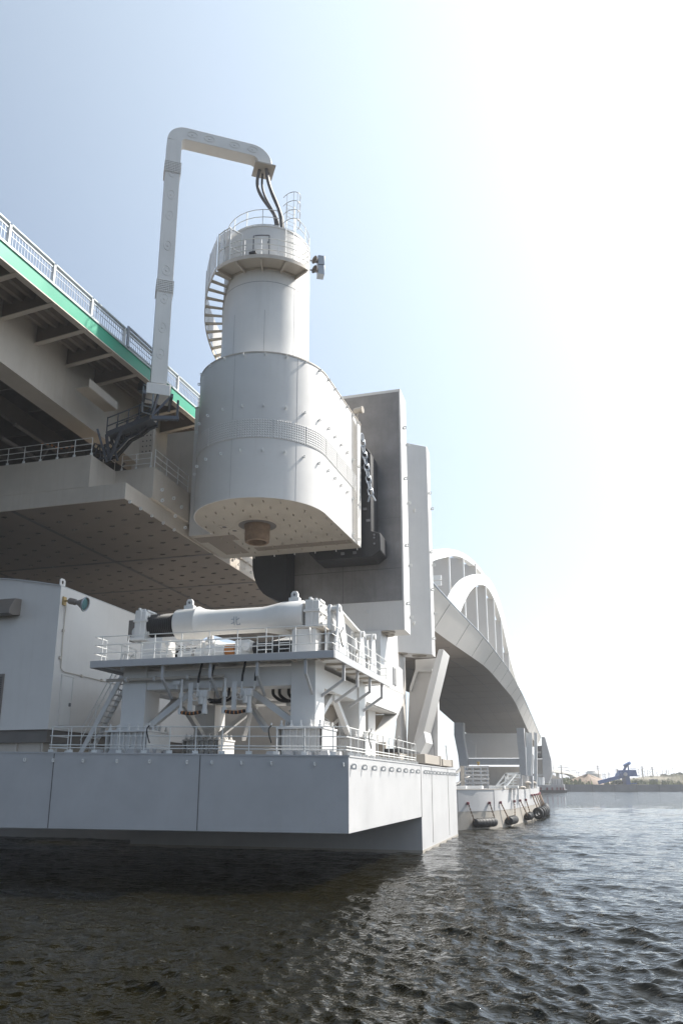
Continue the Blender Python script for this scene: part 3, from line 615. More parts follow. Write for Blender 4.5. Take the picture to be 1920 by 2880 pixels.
def stripe(y0, y1):
    yy = [y0+(y1-y0)*k/6 for k in range(7)]
    loft(lambda y: [(XD, dz(y)-.78), (XD-.05, dz(y)-.78), (XD-.05, dz(y)), (XD, dz(y))], 'green_fascia', 'green', yy)
    loft(lambda y: [(XD+.06, dz(y)), (XD-.4, dz(y)), (XD-.4, dz(y)+.12), (XD+.06, dz(y)+.12)], 'kerb', 'railgrey', yy)
    loft(lambda y: [(XD+.05, dz(y)-.84), (XD-.3, dz(y)-.84), (XD-.3, dz(y)-.782), (XD+.05, dz(y)-.782)], 'fascia_flange', 'beige', yy)
stripe(Y0, 37.3); stripe(37.7, Y1)
MB().box((XD-1.2, 37.3, dz(37.3)-.9), (XD-.06, 37.7, dz(37.3)-.1)).build('expansion_joint', 'dark', t)
for i in range(4):
    x = -22.6-.62*i
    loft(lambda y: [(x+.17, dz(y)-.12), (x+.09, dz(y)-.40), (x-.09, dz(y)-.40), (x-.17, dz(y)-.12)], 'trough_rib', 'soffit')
loft(lambda y: [(-24.95, dz(y)-.12), (-25.0, dz(y)-.12), (-25.0, min(23.35+.0*y, 99)), (-24.95, 23.35)], 'girder_web', 'beige')
loft(lambda y: [(-24.8, 23.3), (-26.0, 23.3), (-26.0, 23.36), (-24.8, 23.36)], 'girder_flange', 'beige')
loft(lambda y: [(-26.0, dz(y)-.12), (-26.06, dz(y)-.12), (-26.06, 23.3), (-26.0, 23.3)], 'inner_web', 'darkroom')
y = 12.05
while y < 60:
    if not 36.5 < y < 38.5:
        MB().prism([(XD-.06, y-.01, dz(y)-.83), (-24.95, y-.01, dz(y)-1.15), (-24.95, y-.01, dz(y)-.12), (XD-.06, y-.01, dz(y)-.12)], (0, .02, 0)).build('bracket_web', 'soffit', t)
        MB().prism([(XD-.06, y-.13, dz(y)-.83), (-24.95, y-.13, dz(y)-1.15), (-24.95, y-.13, dz(y)-1.19), (XD-.06, y-.13, dz(y)-.87)], (0, .28, 0)).build('bracket_flange', 'beige', t)
    y += 2.6
for k in range(18):
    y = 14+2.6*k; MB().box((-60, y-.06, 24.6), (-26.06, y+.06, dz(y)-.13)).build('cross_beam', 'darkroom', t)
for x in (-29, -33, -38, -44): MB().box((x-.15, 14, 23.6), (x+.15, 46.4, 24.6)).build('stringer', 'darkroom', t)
a = at(251, 1067, X=-23.5); b = at(331, 1124, X=-23.5)
MB().box((-23.5, a.y, 24.5), (-23.46, b.y, 24.98)).box((-24.3, a.y, 24.48), (-23.5, b.y, 24.52)).build('underdeck_shelf', 'beige', t)
for x, z in ((-28, 22.9), (-31, 22.5), (-28.8, 22.2)): MB().tube([(x, 33, z), (x, 46.4, z)], .12, 10).build('service_pipe', 'darkroom', t)
for k in range(7): MB().bar((-29+k*.6, 36+k, 21.1), (-27.8+k*.6, 36+k, 23.2), .1, .1).build('lattice_bar', 'darkroom', t)
t = thing('warning_hose', 'yellow and black striped hose lying along the top of the shaded block rail', 'hose', (-26, 34.2, 22))
V = [at(x, y, Y=34.25) for x, y in ((118, 1249), (140, 1249), (165, 1262), (190, 1258), (208, 1255))]
MB().tube(V, .05, 8).build('sleeve', 'rubber', t); s_ = MB()
for a, b in zip(resample(V, .17)[::2], resample(V, .17)[1::2]): s_.cyl(a, b, .054, 8)
s_.build('stripes', 'orange', t)
# deck railing
t = thing('deck_railing', 'pale blue grey bridge parapet with round top rail and thin bars above the green stripe', 'railing', (XD, 24, 26.6))
def parapet(y0, y1, gate=False):
    m_ = 'railgrey'; Pz = lambda y, h: Vector((XD-.12, y, dz(y)+.12+h))
    MB().tube([Pz(y0, 1.12), Pz((y0+y1)/2, 1.12), Pz(y1, 1.12)], .085, 12).build('top_rail', 'railgrey', t)
    MB().bar(Pz(y0, .92), Pz(y1, .92), .05, .06).build('upper_rail', m_, t)
    MB().bar(Pz(y0, .62), Pz(y1, .62), .02, .03).build('middle_rail', 'grey', t)
    MB().bar(Pz(y0, .06), Pz(y1, .06), .06, .06).build('lower_rail', 'railgrey', t)
    b = MB(); n = int((y1-y0)/.19)
    for k in range(1, n): y = y0+(y1-y0)*k/n; b.bar(Pz(y, .06), Pz(y, .92), .022, .022, (0, 1, 0))
    b.build('bars', 'grey', t)
py = 8.6
while py < 60:
    if not 36.4 < py < 38.:
        MB().box((XD-.2, py-.07, dz(py)+.12), (XD-.04, py+.07, dz(py)+1.2)).build('post', 'rail', t, bevel=.01)
    nx = py+3.15
    if nx < 60: parapet(py+.07, nx-.07)
    py = nx
MB().box((XD-.02, 33.9, dz(34)+.06), (XD+.06, 34.1, dz(34)+1.4)).box((XD-.02, 36.9, dz(37)+.06), (XD+.06, 37.1, dz(37)+1.4)).bar((XD+.02, 34, dz(34)+1.35), (XD+.02, 37, dz(37)+1.35), .1, .1).bar((XD+.02, 34, dz(34)+.2), (XD+.02, 37, dz(37)+.2), .1, .1).build('sliding_panel', 'grey', t)
# ---------------------------------------------------------------- cable mast
MXc = Vector((-19.85, 33.9, 0)); ad = Vector((sin(radians(40)), cos(radians(40)), 0)); an = Vector((ad.y, -ad.x, 0))
t = thing('cable_mast', 'tall slim cream square mast with curved top and long arm over the round tower', 'mast', (-19.85, 33.9, 24.3))
ZM0, ZTOP, HW = 24.45, 40.85, .42
endp = Vector((-15.35, 36.85, 40)); run = (Vector((endp.x, endp.y, 0))-MXc).length
adv = (Vector((endp.x, endp.y, 0))-MXc).normalized(); ad = adv; an = Vector((ad.y, -ad.x, 0))
def section(c, d, hw, up): return [c+an*hw*i+up*hw*j for i, j in ((-1, -1), (1, -1), (1, 1), (-1, 1))]
path = [(0, ZM0), (0, ZTOP-.65)]+[(.65-.65*cos(a), ZTOP-.65+.65*sin(a)) for a in [pi/2*k/8 for k in range(1, 9)]]
p2 = [(run-.8, ZTOP)]+[(run-.8+.8*sin(a), ZTOP-.8+.8*cos(a)) for a in [pi/2*k/8 for k in range(1, 9)]]+[(run, ZTOP-.9)]
def sweep(pp, hw=HW):
    V = []; F = []
    for i, (s_, z) in enumerate(pp):
        a = pp[max(i-1, 0)]; b = pp[min(i+1, len(pp)-1)]; d = (ad*(b[0]-a[0])+Vector((0, 0, b[1]-a[1]))).normalized(); up = an.cross(d)
        V += section(MXc+ad*s_+Vector((0, 0, z)), d, hw, up)
    for i in range(len(pp)-1):
        for q in range(4): F.append((i*4+q, i*4+(q+1) % 4, (i+1)*4+(q+1) % 4, (i+1)*4+q))
    F += [(3, 2, 1, 0), tuple(len(V)-4+q for q in range(4))]; return MB().add(V, F)
sweep(path[:2]).build('mast_post', 'tower', t, bevel=.02, sharp=50); sweep(path[1:]+p2, HW*.985).build('arm', 'tower', t, bevel=.02, sharp=50)
def ovals(pts):
    for c, u in pts:
        v = an.cross(u); P = []
        for k in range(22):
            a = 2*pi*k/22; P.append(c+an*(HW+.004)+u*.20*cos(a)*1.5+v*.17*sin(a)*1.15)
        P.append(P[0]); MB().tube(P, .014, 5).build('hatch_rim', 'tower', t)
        MB().cyl(c+an*(HW-.01), c+an*(HW+.03), .05, 8).build('hatch_bolt', 'tower', t)
ovals([(MXc+Vector((0, 0, z)), Vector((0, 0, 1))) for z in (26.2, 27.8, 29.6, 31.4, 33.0, 35.0, 36.4, 37.9)]+[(MXc+ad*s_+Vector((0, 0, ZTOP)), ad) for s_ in (1.0, 2.0, 3.5, 4.6)])
for z in (30.4, 38.3):
    c = MXc+Vector((0, 0, z)); b = MB()
    for k in range(7): b.prism(section(c+Vector((0, 0, .11*k-.33)), None, HW+.05, ad), (0, 0, .05))
    for k in range(9):
        for sgn in (1, -1): b.bar(c+an*(HW+.02)*sgn+ad*(-.4+.1*k)+Vector((0, 0, -.4)), c+an*(HW+.02)*sgn+ad*(-.4+.1*k)+Vector((0, 0, .4)), .03, .05, an)
    b.build('grid_collar', 'tower', t)
c = MXc+Vector((0, 0, ZM0))
MB().prism(section(c+Vector((0, 0, -.75)), None, .62, ad), (0, 0, .62)).build('mast_base', 'tower', t, bevel=.02)
for i in (-1, 1): MB().bar(c+ad*.7*i-an*.9+Vector((0, 0, -.85)), c+ad*.7*i+an*.9+Vector((0, 0, -.85)), .14, .2).build('base_beam', 'dark', t)
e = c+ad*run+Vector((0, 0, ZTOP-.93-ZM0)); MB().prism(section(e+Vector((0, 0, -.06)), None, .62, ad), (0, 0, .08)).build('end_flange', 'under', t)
for s_ in (.6, 3.9): q = MXc+ad*s_*1.1+Vector((0, 0, ZTOP+.3 if s_ > 1 else ZTOP-.1)); MB().prism([q-ad*.12, q+ad*.12, q+ad*.08+Vector((0, 0, .4)), q-ad*.08+Vector((0, 0, .4))], an*.06).build('lifting_lug', 'beige', t)
EP = e.copy()
# cables from the arm to the tower roof
TC = Vector((-16.08, 39.75, 0))
bot = Vector((-14.75, 38.0, 36.35))
for i, (dx, dy, nm, sw) in enumerate(((-.2, -.15, 'nearest, left hand', -.75), (-.15, .2, 'thin middle', -.35), (.22, -.12, 'right hand', .1), (.2, .2, 'rear, mostly hidden right hand', .05))):
    a = EP+Vector((dx, dy, -.05)); b = bot+Vector((dx*.8+.1, dy, 0)); pts = []
    for k in range(21):
        u = k/20; p = a.lerp(b, u); s_ = sin(pi*min(u*1.35, 1))*sw*.42+sin(2*pi*u)*-.12
        pts.append(p+_rt*s_)
    t = thing('hanging_cable', nm+' dark cable hanging from the mast arm to the tower roof', 'cable', a)
    MB().tube(pts, .10 if i != 1 else .07, 12).build('sheath', 'hose', t); MB().cyl(a, a+Vector((0, 0, .12)), .15, 12).build('clamp', 'dark', t)
# ---------------------------------------------------------------- dark gantry and folded cable carrier beside the mast
t = thing('access_gantry', 'dark galvanised gantry walkway with rails from the girder to the foot of the mast', 'gantry', (-21.5, 34.5, 22.8))
a, b = at(300, 1222, Y=34.6), at(420, 1175, Y=34.6); z_ = b.z-a.z
for dy in (0, .9):
    A, B = a+Vector((0, dy, 0)), b+Vector((0, dy, 0)); MB().bar(A, B, .08, .3).build('beam', 'dark', t)
    for h in (1.0, .5):
        MB().bar(A+Vector((0, 0, h)), B+Vector((0, 0, h)), .05, .05).build('rail', 'dark', t)
    for k in range(5): q = A.lerp(B, k/4); MB().bar(q, q+Vector((0, 0, 1.05)), .05, .05, (1, 0, 0)).build('post', 'dark', t)
MB().prism([a, b, b+Vector((0, .9, 0)), a+Vector((0, .9, 0))], (0, 0, .05)).build('floor', 'dark', t)
A = at(300, 1222, Y=34.6)
MB().bar(A, A+Vector((.3, 0, -1.6)), .1, .14).bar(A+Vector((.9, 0, .1)), A+Vector((.3, 0, -1.6)), .1, .14).bar(A+Vector((-.6, 0, .4)), A+Vector((-.1, .4, -1.5)), .1, .1).bar(A+Vector((-.3, .8, .4)), A+Vector((.5, .5, -1.4)), .1, .1).build('hanger', 'dark', t)
lf = MB(); f0, f1 = at(400, 1158, Y=33.6), at(428, 1166, Y=33.3)
for k in range(2): q = (f0, f1)[k]; lf.bar(q, q+Vector((0, 0, 1.6)), .07, .07, (1, 0, 0))
for k in range(5): lf.bar(f0+Vector((0, 0, .4*k)), f1+Vector((0, 0, .4*k)), .06, .06)
lf.build('ladder_frame', 'grey', t)
m0 = c+Vector((0, 0, -.9))
MB().bar(f1, m0+an*.9, .12, .12).bar(f1+Vector((0, 0, -.1)), m0+an*.7+ad*.6, .1, .1).bar(f0+Vector((0, 0, 1.6)), m0-an*.4, .12, .16).bar(f1+Vector((0, 0, -.2)), f1+Vector((1.3, .5, -.15)), .2, .2).bar(f1+Vector((1.2, .5, -.3)), f1+Vector((1.2, .5, .9)), .08, .1).build('strut', 'dark', t)
t = thing('cable_carrier', 'bundle of thick black cables in ladder frames looping down behind the gantry', 'cable carrier', (-21.5, 35, 22.5))
cp_ = [at(x, y, Y=35.3) for x, y in ((405, 1188), (385, 1205), (352, 1222), (332, 1245), (312, 1268), (285, 1275), (262, 1268))]
for d, w_ in (((0, 0, 0), .10), ((0, .35, .12), .09), ((0, .7, -.05), .10), ((.18, .2, -.35), .07), ((-.2, .5, .3), .07)):
    MB().tube([p+Vector(d) for p in cp_], w_, 8).build('cable', 'rubber', t)
for k in range(13):
    u = k/12*(len(cp_)-1.001); i = int(u); p = cp_[i].lerp(cp_[i+1], u-i); d = (cp_[i+1]-cp_[i]).normalized(); n_ = Vector((-d.z, 0, d.x))
    MB().bar(p-n_*.45+Vector((0, -.1, 0)), p+n_*.45+Vector((0, -.1, 0)), .05, .07).bar(p-n_*.45, p-n_*.45+Vector((0, .8, 0)), .05, .05).build('ladder_rung', 'dark', t)
for s_ in (-.45, .45):
    q = []
    for k in range(len(cp_)-1): d = (cp_[k+1]-cp_[k]).normalized(); q.append(cp_[k]+Vector((-d.z, -.1/1, d.x))*s_*Vector((1, 0, 1)).length/1.414+Vector((0, -.1, 0)))
    for u, v in zip(q, q[1:]): MB().bar(u, v, .06, .09).build('side_rail', 'dark', t)
# ---------------------------------------------------------------- round mooring tower
t = thing('mooring_tower', 'round white tower on a big rounded housing with studded band and pipe below', 'tower', (-16.08, 39.75, 18.25))
HC = Vector((-15.8, 39.35, 0)); HR = 3.85; HB, HT = 18.25, 26.75; YB = 45.9
def outline(off=0.):
    P = [(-11.65+off, YB), (-21.1, YB), (-21.1, 40.74-off), (-19.62-off, 40.74-off)]
    for k in range(41):
        a = pi+pi*k/40; P.append((HC.x+(HR+off)*cos(a), HC.y+(HR+off)*sin(a)))
    return P
MB().plan(outline(), HB, HT).build('housing', 'panel', t, sharp=25)
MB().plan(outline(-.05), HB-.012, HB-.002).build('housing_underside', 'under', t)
o1, o0 = outline(.03), outline(-.12); n = len(o1)
rm = MB(); rm.add([(x, y, HT-.03) for x, y in o1]+[(x, y, HT+.05) for x, y in o1], [(i, (i+1) % n, n+(i+1) % n, n+i) for i in range(n)]); 
rm.add([(x, y, HT+.05) for x, y in o1]+[(x, y, HT+.05) for x, y in o0], [(i, (i+1) % n, n+(i+1) % n, n+i) for i in range(n)])
rm.build('housing_rim', 'beige', t)
MB().box((-21.1, 40.74, 21.05), (-22.95, 45.9, 25.2)).build('link_block', 'beige', t)
# studded band, in panels like the real one
def wallpt(s):                                          # arc-length along the housing front from the left tangent point
    L1 = pi*HR
    if s < L1: a = pi+s/HR; return Vector((HC.x+HR*cos(a), HC.y+HR*sin(a), 0)), Vector((cos(a), sin(a), 0))
    d = Vector((-11.65+11.95, YB-39.35, 0)); l = d.length; d.normalize(); return Vector((-11.95, 39.35, 0))+d*(s-L1), Vector((d.y, -d.x, 0))
band = MB(); studs = MB(); ZL, ZH = 21.65, 22.75
edges = [.15+1.95*k for k in range(10)]
for e0, e1 in zip(edges, edges[1:]):
    e1 = min(e1-.06, pi*HR+6.3); q = [wallpt(e0+(e1-e0)*k/8) for k in range(9)]
    V = []
    for p, n_ in q: V += [p+n_*.0+Vector((0, 0, ZL)), p+n_*.03+Vector((0, 0, ZL)), p+n_*.03+Vector((0, 0, ZH)), p+n_*.0+Vector((0, 0, ZH))]
    band.add(V, [(i*4+k, i*4+(k+1) % 4, i*4+4+(k+1) % 4, i*4+4+k) for i in range(8) for k in range(4)]+[(0, 1, 2, 3), (35, 34, 33, 32)])
    nn = max(2, int((e1-e0)/.135))
    for i in range(nn):
        p, n_ = wallpt(e0+(i+.5)*(e1-e0)/nn); tn = Vector((-n_.y, n_.x, 0))
        for j in range(8):
            z = ZL+.07+j*.137; b_ = p+n_*.03; u = tn*.045; v = Vector((0, 0, .045))
            studs.add([b_-u-v+Vector((0, 0, z)), b_+u-v+Vector((0, 0, z)), b_+u+v+Vector((0, 0, z)), b_-u+v+Vector((0, 0, z)), b_+n_*.03+Vector((0, 0, z))], [(0, 1, 4), (1, 2, 4), (2, 3, 4), (3, 0, 4)])
band.build('band_panels', 'panel', t, sharp=30); studs.build('band_studs', 'panel', t, sharp=5)
# ladder-like louvre strip down the right wall
lv = MB(); s0, s1 = pi*HR+4.75, pi*HR+5.65; (pa, na), (pb, nb) = wallpt(s0), wallpt(s1)
z = HB+.25
while z < HT-.25:
    lv.prism([pa+na*.0+Vector((0, 0, z)), pa+na*.05+Vector((0, 0, z)), pa+na*.03+Vector((0, 0, z+.07)), pa+Vector((0, 0, z+.07))], (pb-pa)+Vector((0, 0, -.22))); z += .16
for s_ in (s0-.03, s1): p, n_ = wallpt(s_); lv.bar(p+n_*.03+Vector((0, 0, HB)), p+n_*.03+Vector((0, 0, HT)), .04, .05, n_)
lv.build('ribbed_strip', 'panel', t)
sj = MB()
for s_ in (1.9+.25, 5.7, 9.3, pi*HR+.3): p, n_ = wallpt(s_); sj.bar(p+n_*.002+Vector((0, 0, HB+.02)), p+n_*.002+Vector((0, 0, HT-.05)), .007, .006, n_)
sj.build('weld_line', 'inlay', t)
for i in range(16):
    s_ = .4+1.17*i if i > 0 else -.0+.2
    if i*1.17+.4 > pi*HR+6.4: break
    p, n_ = wallpt(s_); tn = Vector((-n_.y, n_.x, 0))
    for z in (26.6, 23.5, 20.9)+((18.6,) if i in (14, 15) else ()):
        e = eyeplate(tn, n_, (0, 0, 1), .17, .025); MB().add([v+p+Vector((0, 0, z)) for v in e.v], e.f).build('lifting_lug', 'rail', t)
# underside details
PC = Vector((-16.35, 40.0, 0))
MB().lathe([(1.1, -.02), (1.28, -.03), (1.3, -.012), (1.1, -.008)], PC+Vector((0, 0, HB)), n=40).build('pipe_collar', 'under', t)
MB().lathe([(0, -.02), (1.12, -.02), (1.12, -.014), (0, -.014)], PC+Vector((0, 0, HB)), n=40).build('pipe_recess_shade', 'joint', t)  # flat dark disc, its colour stands in for shade in the recess round the pipe
MB().lathe([(.76, -.021), (.76, -.2), (.72, -.28), (.72, -.8), (.69, -1.02), (.62, -1.06), (.55, -1.04), (.53, -.95), (.53, -.1)], PC+Vector((0, 0, HB)), n=48).build('steel_pipe', 'rust', t)
for x, y in ((-18.3, 39.7), (-18.0, 40.5), (-17.45, 41.4)):
    MB().lathe([(.14, -.03), (.20, -.05), (.36, -.04), (.38, -.012), (.14, -.01)], (x, y, HB), n=24).build('drain_ring', 'under', t)
    MB().lathe([(0, -.018), (.15, -.018), (.15, -.013), (0, -.013)], (x, y, HB), n=20).build('drain_hole', 'louvre', t)
hk = []
for i in range(10):
    for j in range(9):
        x = -19.3+.8*i; y = 36.2+1.05*j+(.4 if i % 2 else 0)
        if y > 45.6 or (Vector((x, y, 0))-PC).length < 1.5: continue
        if y < 39.35 and (Vector((x, y, 0))-HC).length > HR-.3: continue
        hk.append(Vector((x, y, 0)))
h0 = MB().box((hk[0].x-.012, hk[0].y-.09, HB-.13), (hk[0].x+.012, hk[0].y+.09, HB-.012)).build('hook', 'under', t); copies(h0, [p-hk[0] for p in hk[1:]])
pt = MB()
for x0_, x1_, y0_, y1_ in ((-18.2, -11.9, 44.0, 44.75), (-21.0, -18.4, 41.2, 42.2), (-20.5, -18.9, 42.2, 45.0)): pt.box((x0_, y0_, HB-.02), (x1_, y1_, HB-.0125))
pt.build('perforated_strip', 'soffit', t)
for k in range(7): p = Vector((-20.3+1.4*k, YB-.05, HB)); e = eyeplate((1, 0, 0), (0, 0, -1), (0, 1, 0), .14, .03); MB().add([v+p for v in e.v], e.f).build('lifting_lug', 'rail', t)
# cylinder
CR, RZ = 2.66, 36.3
MB().lathe([(CR, HT-.05), (CR, RZ-.08), (CR-.08, RZ), (0, RZ+.12)], TC, n=96).build('tower_shaft', 'tower', t, sharp=30)
MB().lathe([(2.0, RZ), (2.0, RZ+.35), (1.9, RZ+.42), (0, RZ+.5)], TC, n=64).build('roof_cap', 'grey', t)
MB().lathe([(CR-.02, RZ-.12), (CR+.03, RZ-.12), (CR+.03, RZ-.02), (CR-.02, RZ-.02)], TC, n=96).build('roof_edge', 'tower', t)
wl = MB()
for a in (radians(-30), radians(-24), radians(-70), radians(-112)): wl.bar(TC+Vector((CR*cos(a), CR*sin(a), HT)), TC+Vector((CR*cos(a), CR*sin(a), 33.2 if a > -1 else 30.5)), .012, .012)
wl.lathe([(CR, 32.4), (CR+.008, 32.4), (CR+.008, 32.42), (CR, 32.42)], TC, n=64, a0=0, a1=2*pi)
wl.build('weld_line', 'inlay', t)
def ca(a, r, z): return TC+Vector((r*cos(a), r*sin(a), z))
CAM_A = atan2(-TC.y, -TC.x)                            # bearing of the photographer from the tower
da = radians
A_L, A_R = CAM_A-da(53), CAM_A+da(40); ZP = 33.35; RO = 3.72
# door
d0, d1 = CAM_A-da(18), CAM_A+da(0)
dm = MB(); dv = []
for k in range(7):
    a = d0+(d1-d0)*k/6; dv += [ca(a, CR+.0, ZP+.1), ca(a, CR+.035, ZP+.1), ca(a, CR+.035, ZP+2.15), ca(a, CR, ZP+2.15)]
dm.add(dv, [(i*4+k, i*4+(k+1) % 4, i*4+4+(k+1) % 4, i*4+4+k) for i in range(6) for k in range(4)]+[(0, 1, 2, 3), (27, 26, 25, 24)])
d = dm.build('door', 'tower', t)
fr = MB(); fr.tube([ca(d0-.02, CR+.04, ZP+.05), ca(d0-.02, CR+.04, ZP+2.2)]+[ca(d0-.02+(d1-d0+.04)*k/6, CR+.04, ZP+2.2) for k in range(1, 7)]+[ca(d1+.02, CR+.04, ZP+.05)], .03, 6)
fr.build('frame', 'inlay', d); MB().cyl(ca(d0+.03, CR+.03, ZP+.8), ca(d0+.03, CR+.1, ZP+.8), .05, 8).build('handle', 'inlay', d)
for z in (.5, 1.6): MB().cyl(ca(d1-.01, CR+.06, ZP+z), ca(d1-.01, CR+.06, ZP+z+.15), .03, 6).build('hinge', 'inlay', d)
# ---------------------------------------------------------------- tower platform, rails, stair
t = thing('tower_platform', 'curved cream walkway bracketed around the front of the round tower', 'platform', (-15, 37, 33.3))
MB().ringsec(TC, CR+.005, RO, ZP-.02, ZP+.04, A_L, A_R).build('deck_plate', 'beige', t)
MB().ringsec(TC, RO-.02, RO+.05, ZP-.16, ZP+.08, A_L, A_R).build('edge_beam', 'beige', t)
MB().ringsec(TC, CR+.001, CR+.05, ZP-.14, ZP-.021, A_L, A_R).build('wall_angle', 'beige', t)
for k in range(5):
    a = A_L+(A_R-A_L)*k/4
    if k in (0, 4): a += (.02 if k == 0 else -.02)
    MB().bar(ca(a, CR+.01, ZP-.16), ca(a, RO-.03, ZP-.12), .1, .24 if k in (0, 4) else .2).build('bracket', 'beige', t)
r_ = thing('curved_railing', 'curved white rail around the tower platform in front of the door', 'railing', (-15, 36.5, 33.4))
def arcrail(par, R, z, a0, a1, hs, np_, m='rail', r=.024):
    for h in hs: MB().tube([ca(a0+(a1-a0)*k/30, R, z+h) for k in range(31)], r, 8).build('rail', m, par)
    for k in range(np_): a = a0+(a1-a0)*k/(np_-1); MB().tube([ca(a, R, z), ca(a, R, z+max(hs))], r, 8).build('post', m, par)
arcrail(r_, RO-.02, ZP+.05, A_L+.28, A_R, (1.15, .77, .39), 6)
for h in (1.15, .77, .39): MB().tube([ca(A_R, RO-.02, ZP+.05+h), ca(A_R, CR+.1, ZP+.05+h)], .024, 8).build('rail', 'rail', r_)
r_ = thing('roof_railing', 'round white rail on the roof edge of the tower', 'railing', (-16, 39, 36.6))
G0 = CAM_A+da(14); G1 = CAM_A+da(38)
arcrail(r_, CR-.06, RZ, G1, G0+2*pi, (1.15, .62, .1), 16)
t = thing('caged_ladder', 'tall white ladder with hoops at the right of the tower roof', 'ladder', (-14, 38, 34))
la, ra, R2 = CAM_A+da(22), CAM_A+da(33), CR+.12
for a in (la, ra): MB().tube([ca(a, R2, ZP+.2), ca(a, R2, RZ+1.7)], .025, 8).build('stile', 'rail', t)
for k in range(16): MB().tube([ca(la, R2, ZP+.4+.28*k), ca(ra, R2, ZP+.4+.28*k)], .015, 6).build('rung', 'rail', t)
cc = ca((la+ra)/2, R2, 0); od = Vector((cos((la+ra)/2), sin((la+ra)/2), 0)); sd = Vector((-od.y, od.x, 0))
for k in range(4):
    z = RZ+.15+.62*k; MB().tube([cc+sd*.5*cos(q)+od*.85*sin(q)+Vector((0, 0, z)) for q in [pi*j/14 for j in range(15)]], .022, 6).build('hoop', 'rail', t)
for j in (2, 5, 7, 9, 12): q = pi*j/14; MB().tube([cc+sd*.5*cos(q)+od*.85*sin(q)+Vector((0, 0, z)) for z in (RZ+.15, RZ+2.01)], .018, 6).build('cage_bar', 'rail', t)
t = thing('spiral_stair', 'curved outside stair with mesh screens winding down the left of the tower', 'stair', (-19, 39, 30))
SA0, SA1 = A_L-.02, A_L-da(135); NT = 20; SZ0, SZ1 = ZP-.05, HT+.3
RO2 = RO+.02
for k in range(NT):
    u0 = k/NT; u1 = (k+.62)/NT; a0 = SA0+(SA1-SA0)*u0; a1 = SA0+(SA1-SA0)*u1; z = SZ0+(SZ1-SZ0)*(k+.5)/NT
    MB().add([ca(a0, CR+.05, z), ca(a0, RO2, z), ca(a1, RO2, z), ca(a1, CR+.05, z), ca(a0, CR+.05, z+.05), ca(a0, RO2, z+.05), ca(a1, RO2, z+.05), ca(a1, CR+.05, z+.05)],
             [(0, 3, 2, 1), (4, 5, 6, 7), (0, 1, 5, 4), (1, 2, 6, 5), (2, 3, 7, 6), (3, 0, 4, 7)]).build('tread', 'beige', t)
def helix(R, dz0, dz1, wd, name, m, u0=0, u1=1, n=40):
    V = []
    for k in range(n+1):
        u = u0+(u1-u0)*k/n; a = SA0+(SA1-SA0)*u; z = SZ0+(SZ1-SZ0)*u
        V += [ca(a, R, z+dz0), ca(a, R+wd, z+dz0), ca(a, R+wd, z+dz1), ca(a, R, z+dz1)]
    return MB().add(V, [(i*4+k, i*4+(k+1) % 4, i*4+4+(k+1) % 4, i*4+4+k) for i in range(n) for k in range(4)]+[(0, 1, 2, 3), tuple(n*4+3-k for k in range(4))]).build(name, m, t, sharp=50)
helix(RO2, -.18, .14, .035, 'stringer', 'beige'); helix(CR+.01, -.18, .14, .03, 'stringer', 'beige')
helix(RO2, .3, 2.2, .012, 'mesh_screen', 'mesh', .0, .62)
for h in (1.1, .6): helix(RO2, h-.02, h+.02, .03, 'handrail', 'rail', .5, 1)
for k in range(11): u = k/10; a = SA0+(SA1-SA0)*u; z = SZ0+(SZ1-SZ0)*u; MB().tube([ca(a, RO2+.03, z), ca(a, RO2+.03, z+(2.25 if u < .63 else 1.1))], .025, 6).build('post', 'rail', t)
t = thing('stair_gate', 'white framed mesh gate and screens at the head of the spiral stair', 'gate', (-18.5, 37.5, 33.4))
g0, g1 = ca(A_L+.27, RO-.05, ZP), ca(A_L+.36, CR+.3, ZP)
fr = MB()
for q in (g0, g1): fr.bar(q, q+Vector((0, 0, 2.3)), .06, .06, (1, 0, 0))
for h in (.08, 1.0, 2.28): fr.bar(g0+Vector((0, 0, h)), g1+Vector((0, 0, h)), .05, .05)
fr.build('frame', 'rail', t)
MB().prism([g0, g1, g1+Vector((0, 0, 2.3)), g0+Vector((0, 0, 2.3))], (.008, .008, 0)).build('mesh_leaf', 'mesh', t)
for a0, a1 in ((A_L, A_L+.13), (A_L+.14, A_L+.27)):
    V = [ca(a0, RO-.04, ZP+.05), ca(a1, RO-.04, ZP+.05)]
    MB().prism([V[0], V[1], V[1]+Vector((0, 0, 2.2)), V[0]+Vector((0, 0, 2.2))], (.01, .01, 0)).build('mesh_panel', 'mesh', t)
    MB().bar(V[0], V[0]+Vector((0, 0, 2.35)), .07, .07, (1, 0, 0)).bar(V[0]+Vector((0, 0, 2.3)), V[1]+Vector((0, 0, 2.3)), .05, .05).bar(V[0]+Vector((0, 0, 1.1)), V[1]+Vector((0, 0, 1.1)), .05, .05).build('post', 'rail', t)
p = ca(CAM_A-da(14), RO-.1, ZP+.14)
t = thing('platform_lamp', 'small black floodlight lying on the edge of the tower platform', 'lamp', p)
MB().cbox(p+Vector((0, 0, .1)), .42, .26, .16).build('lamp_housing', 'rubber', t, bevel=.03); MB().cbox(p, .2, .1, .12).build('foot', 'rubber', t)
a = CAM_A+da(94); p = ca(a, CR+.55, 0); p.z = at(886, 752, Y=p.y).z+.3
t = thing('horn_box', 'blue grey equipment box with two round horns fixed high on the right of the tower', 'horn', p)
u = Vector((cos(a), sin(a), 0)); v = Vector((-u.y, u.x, 0))
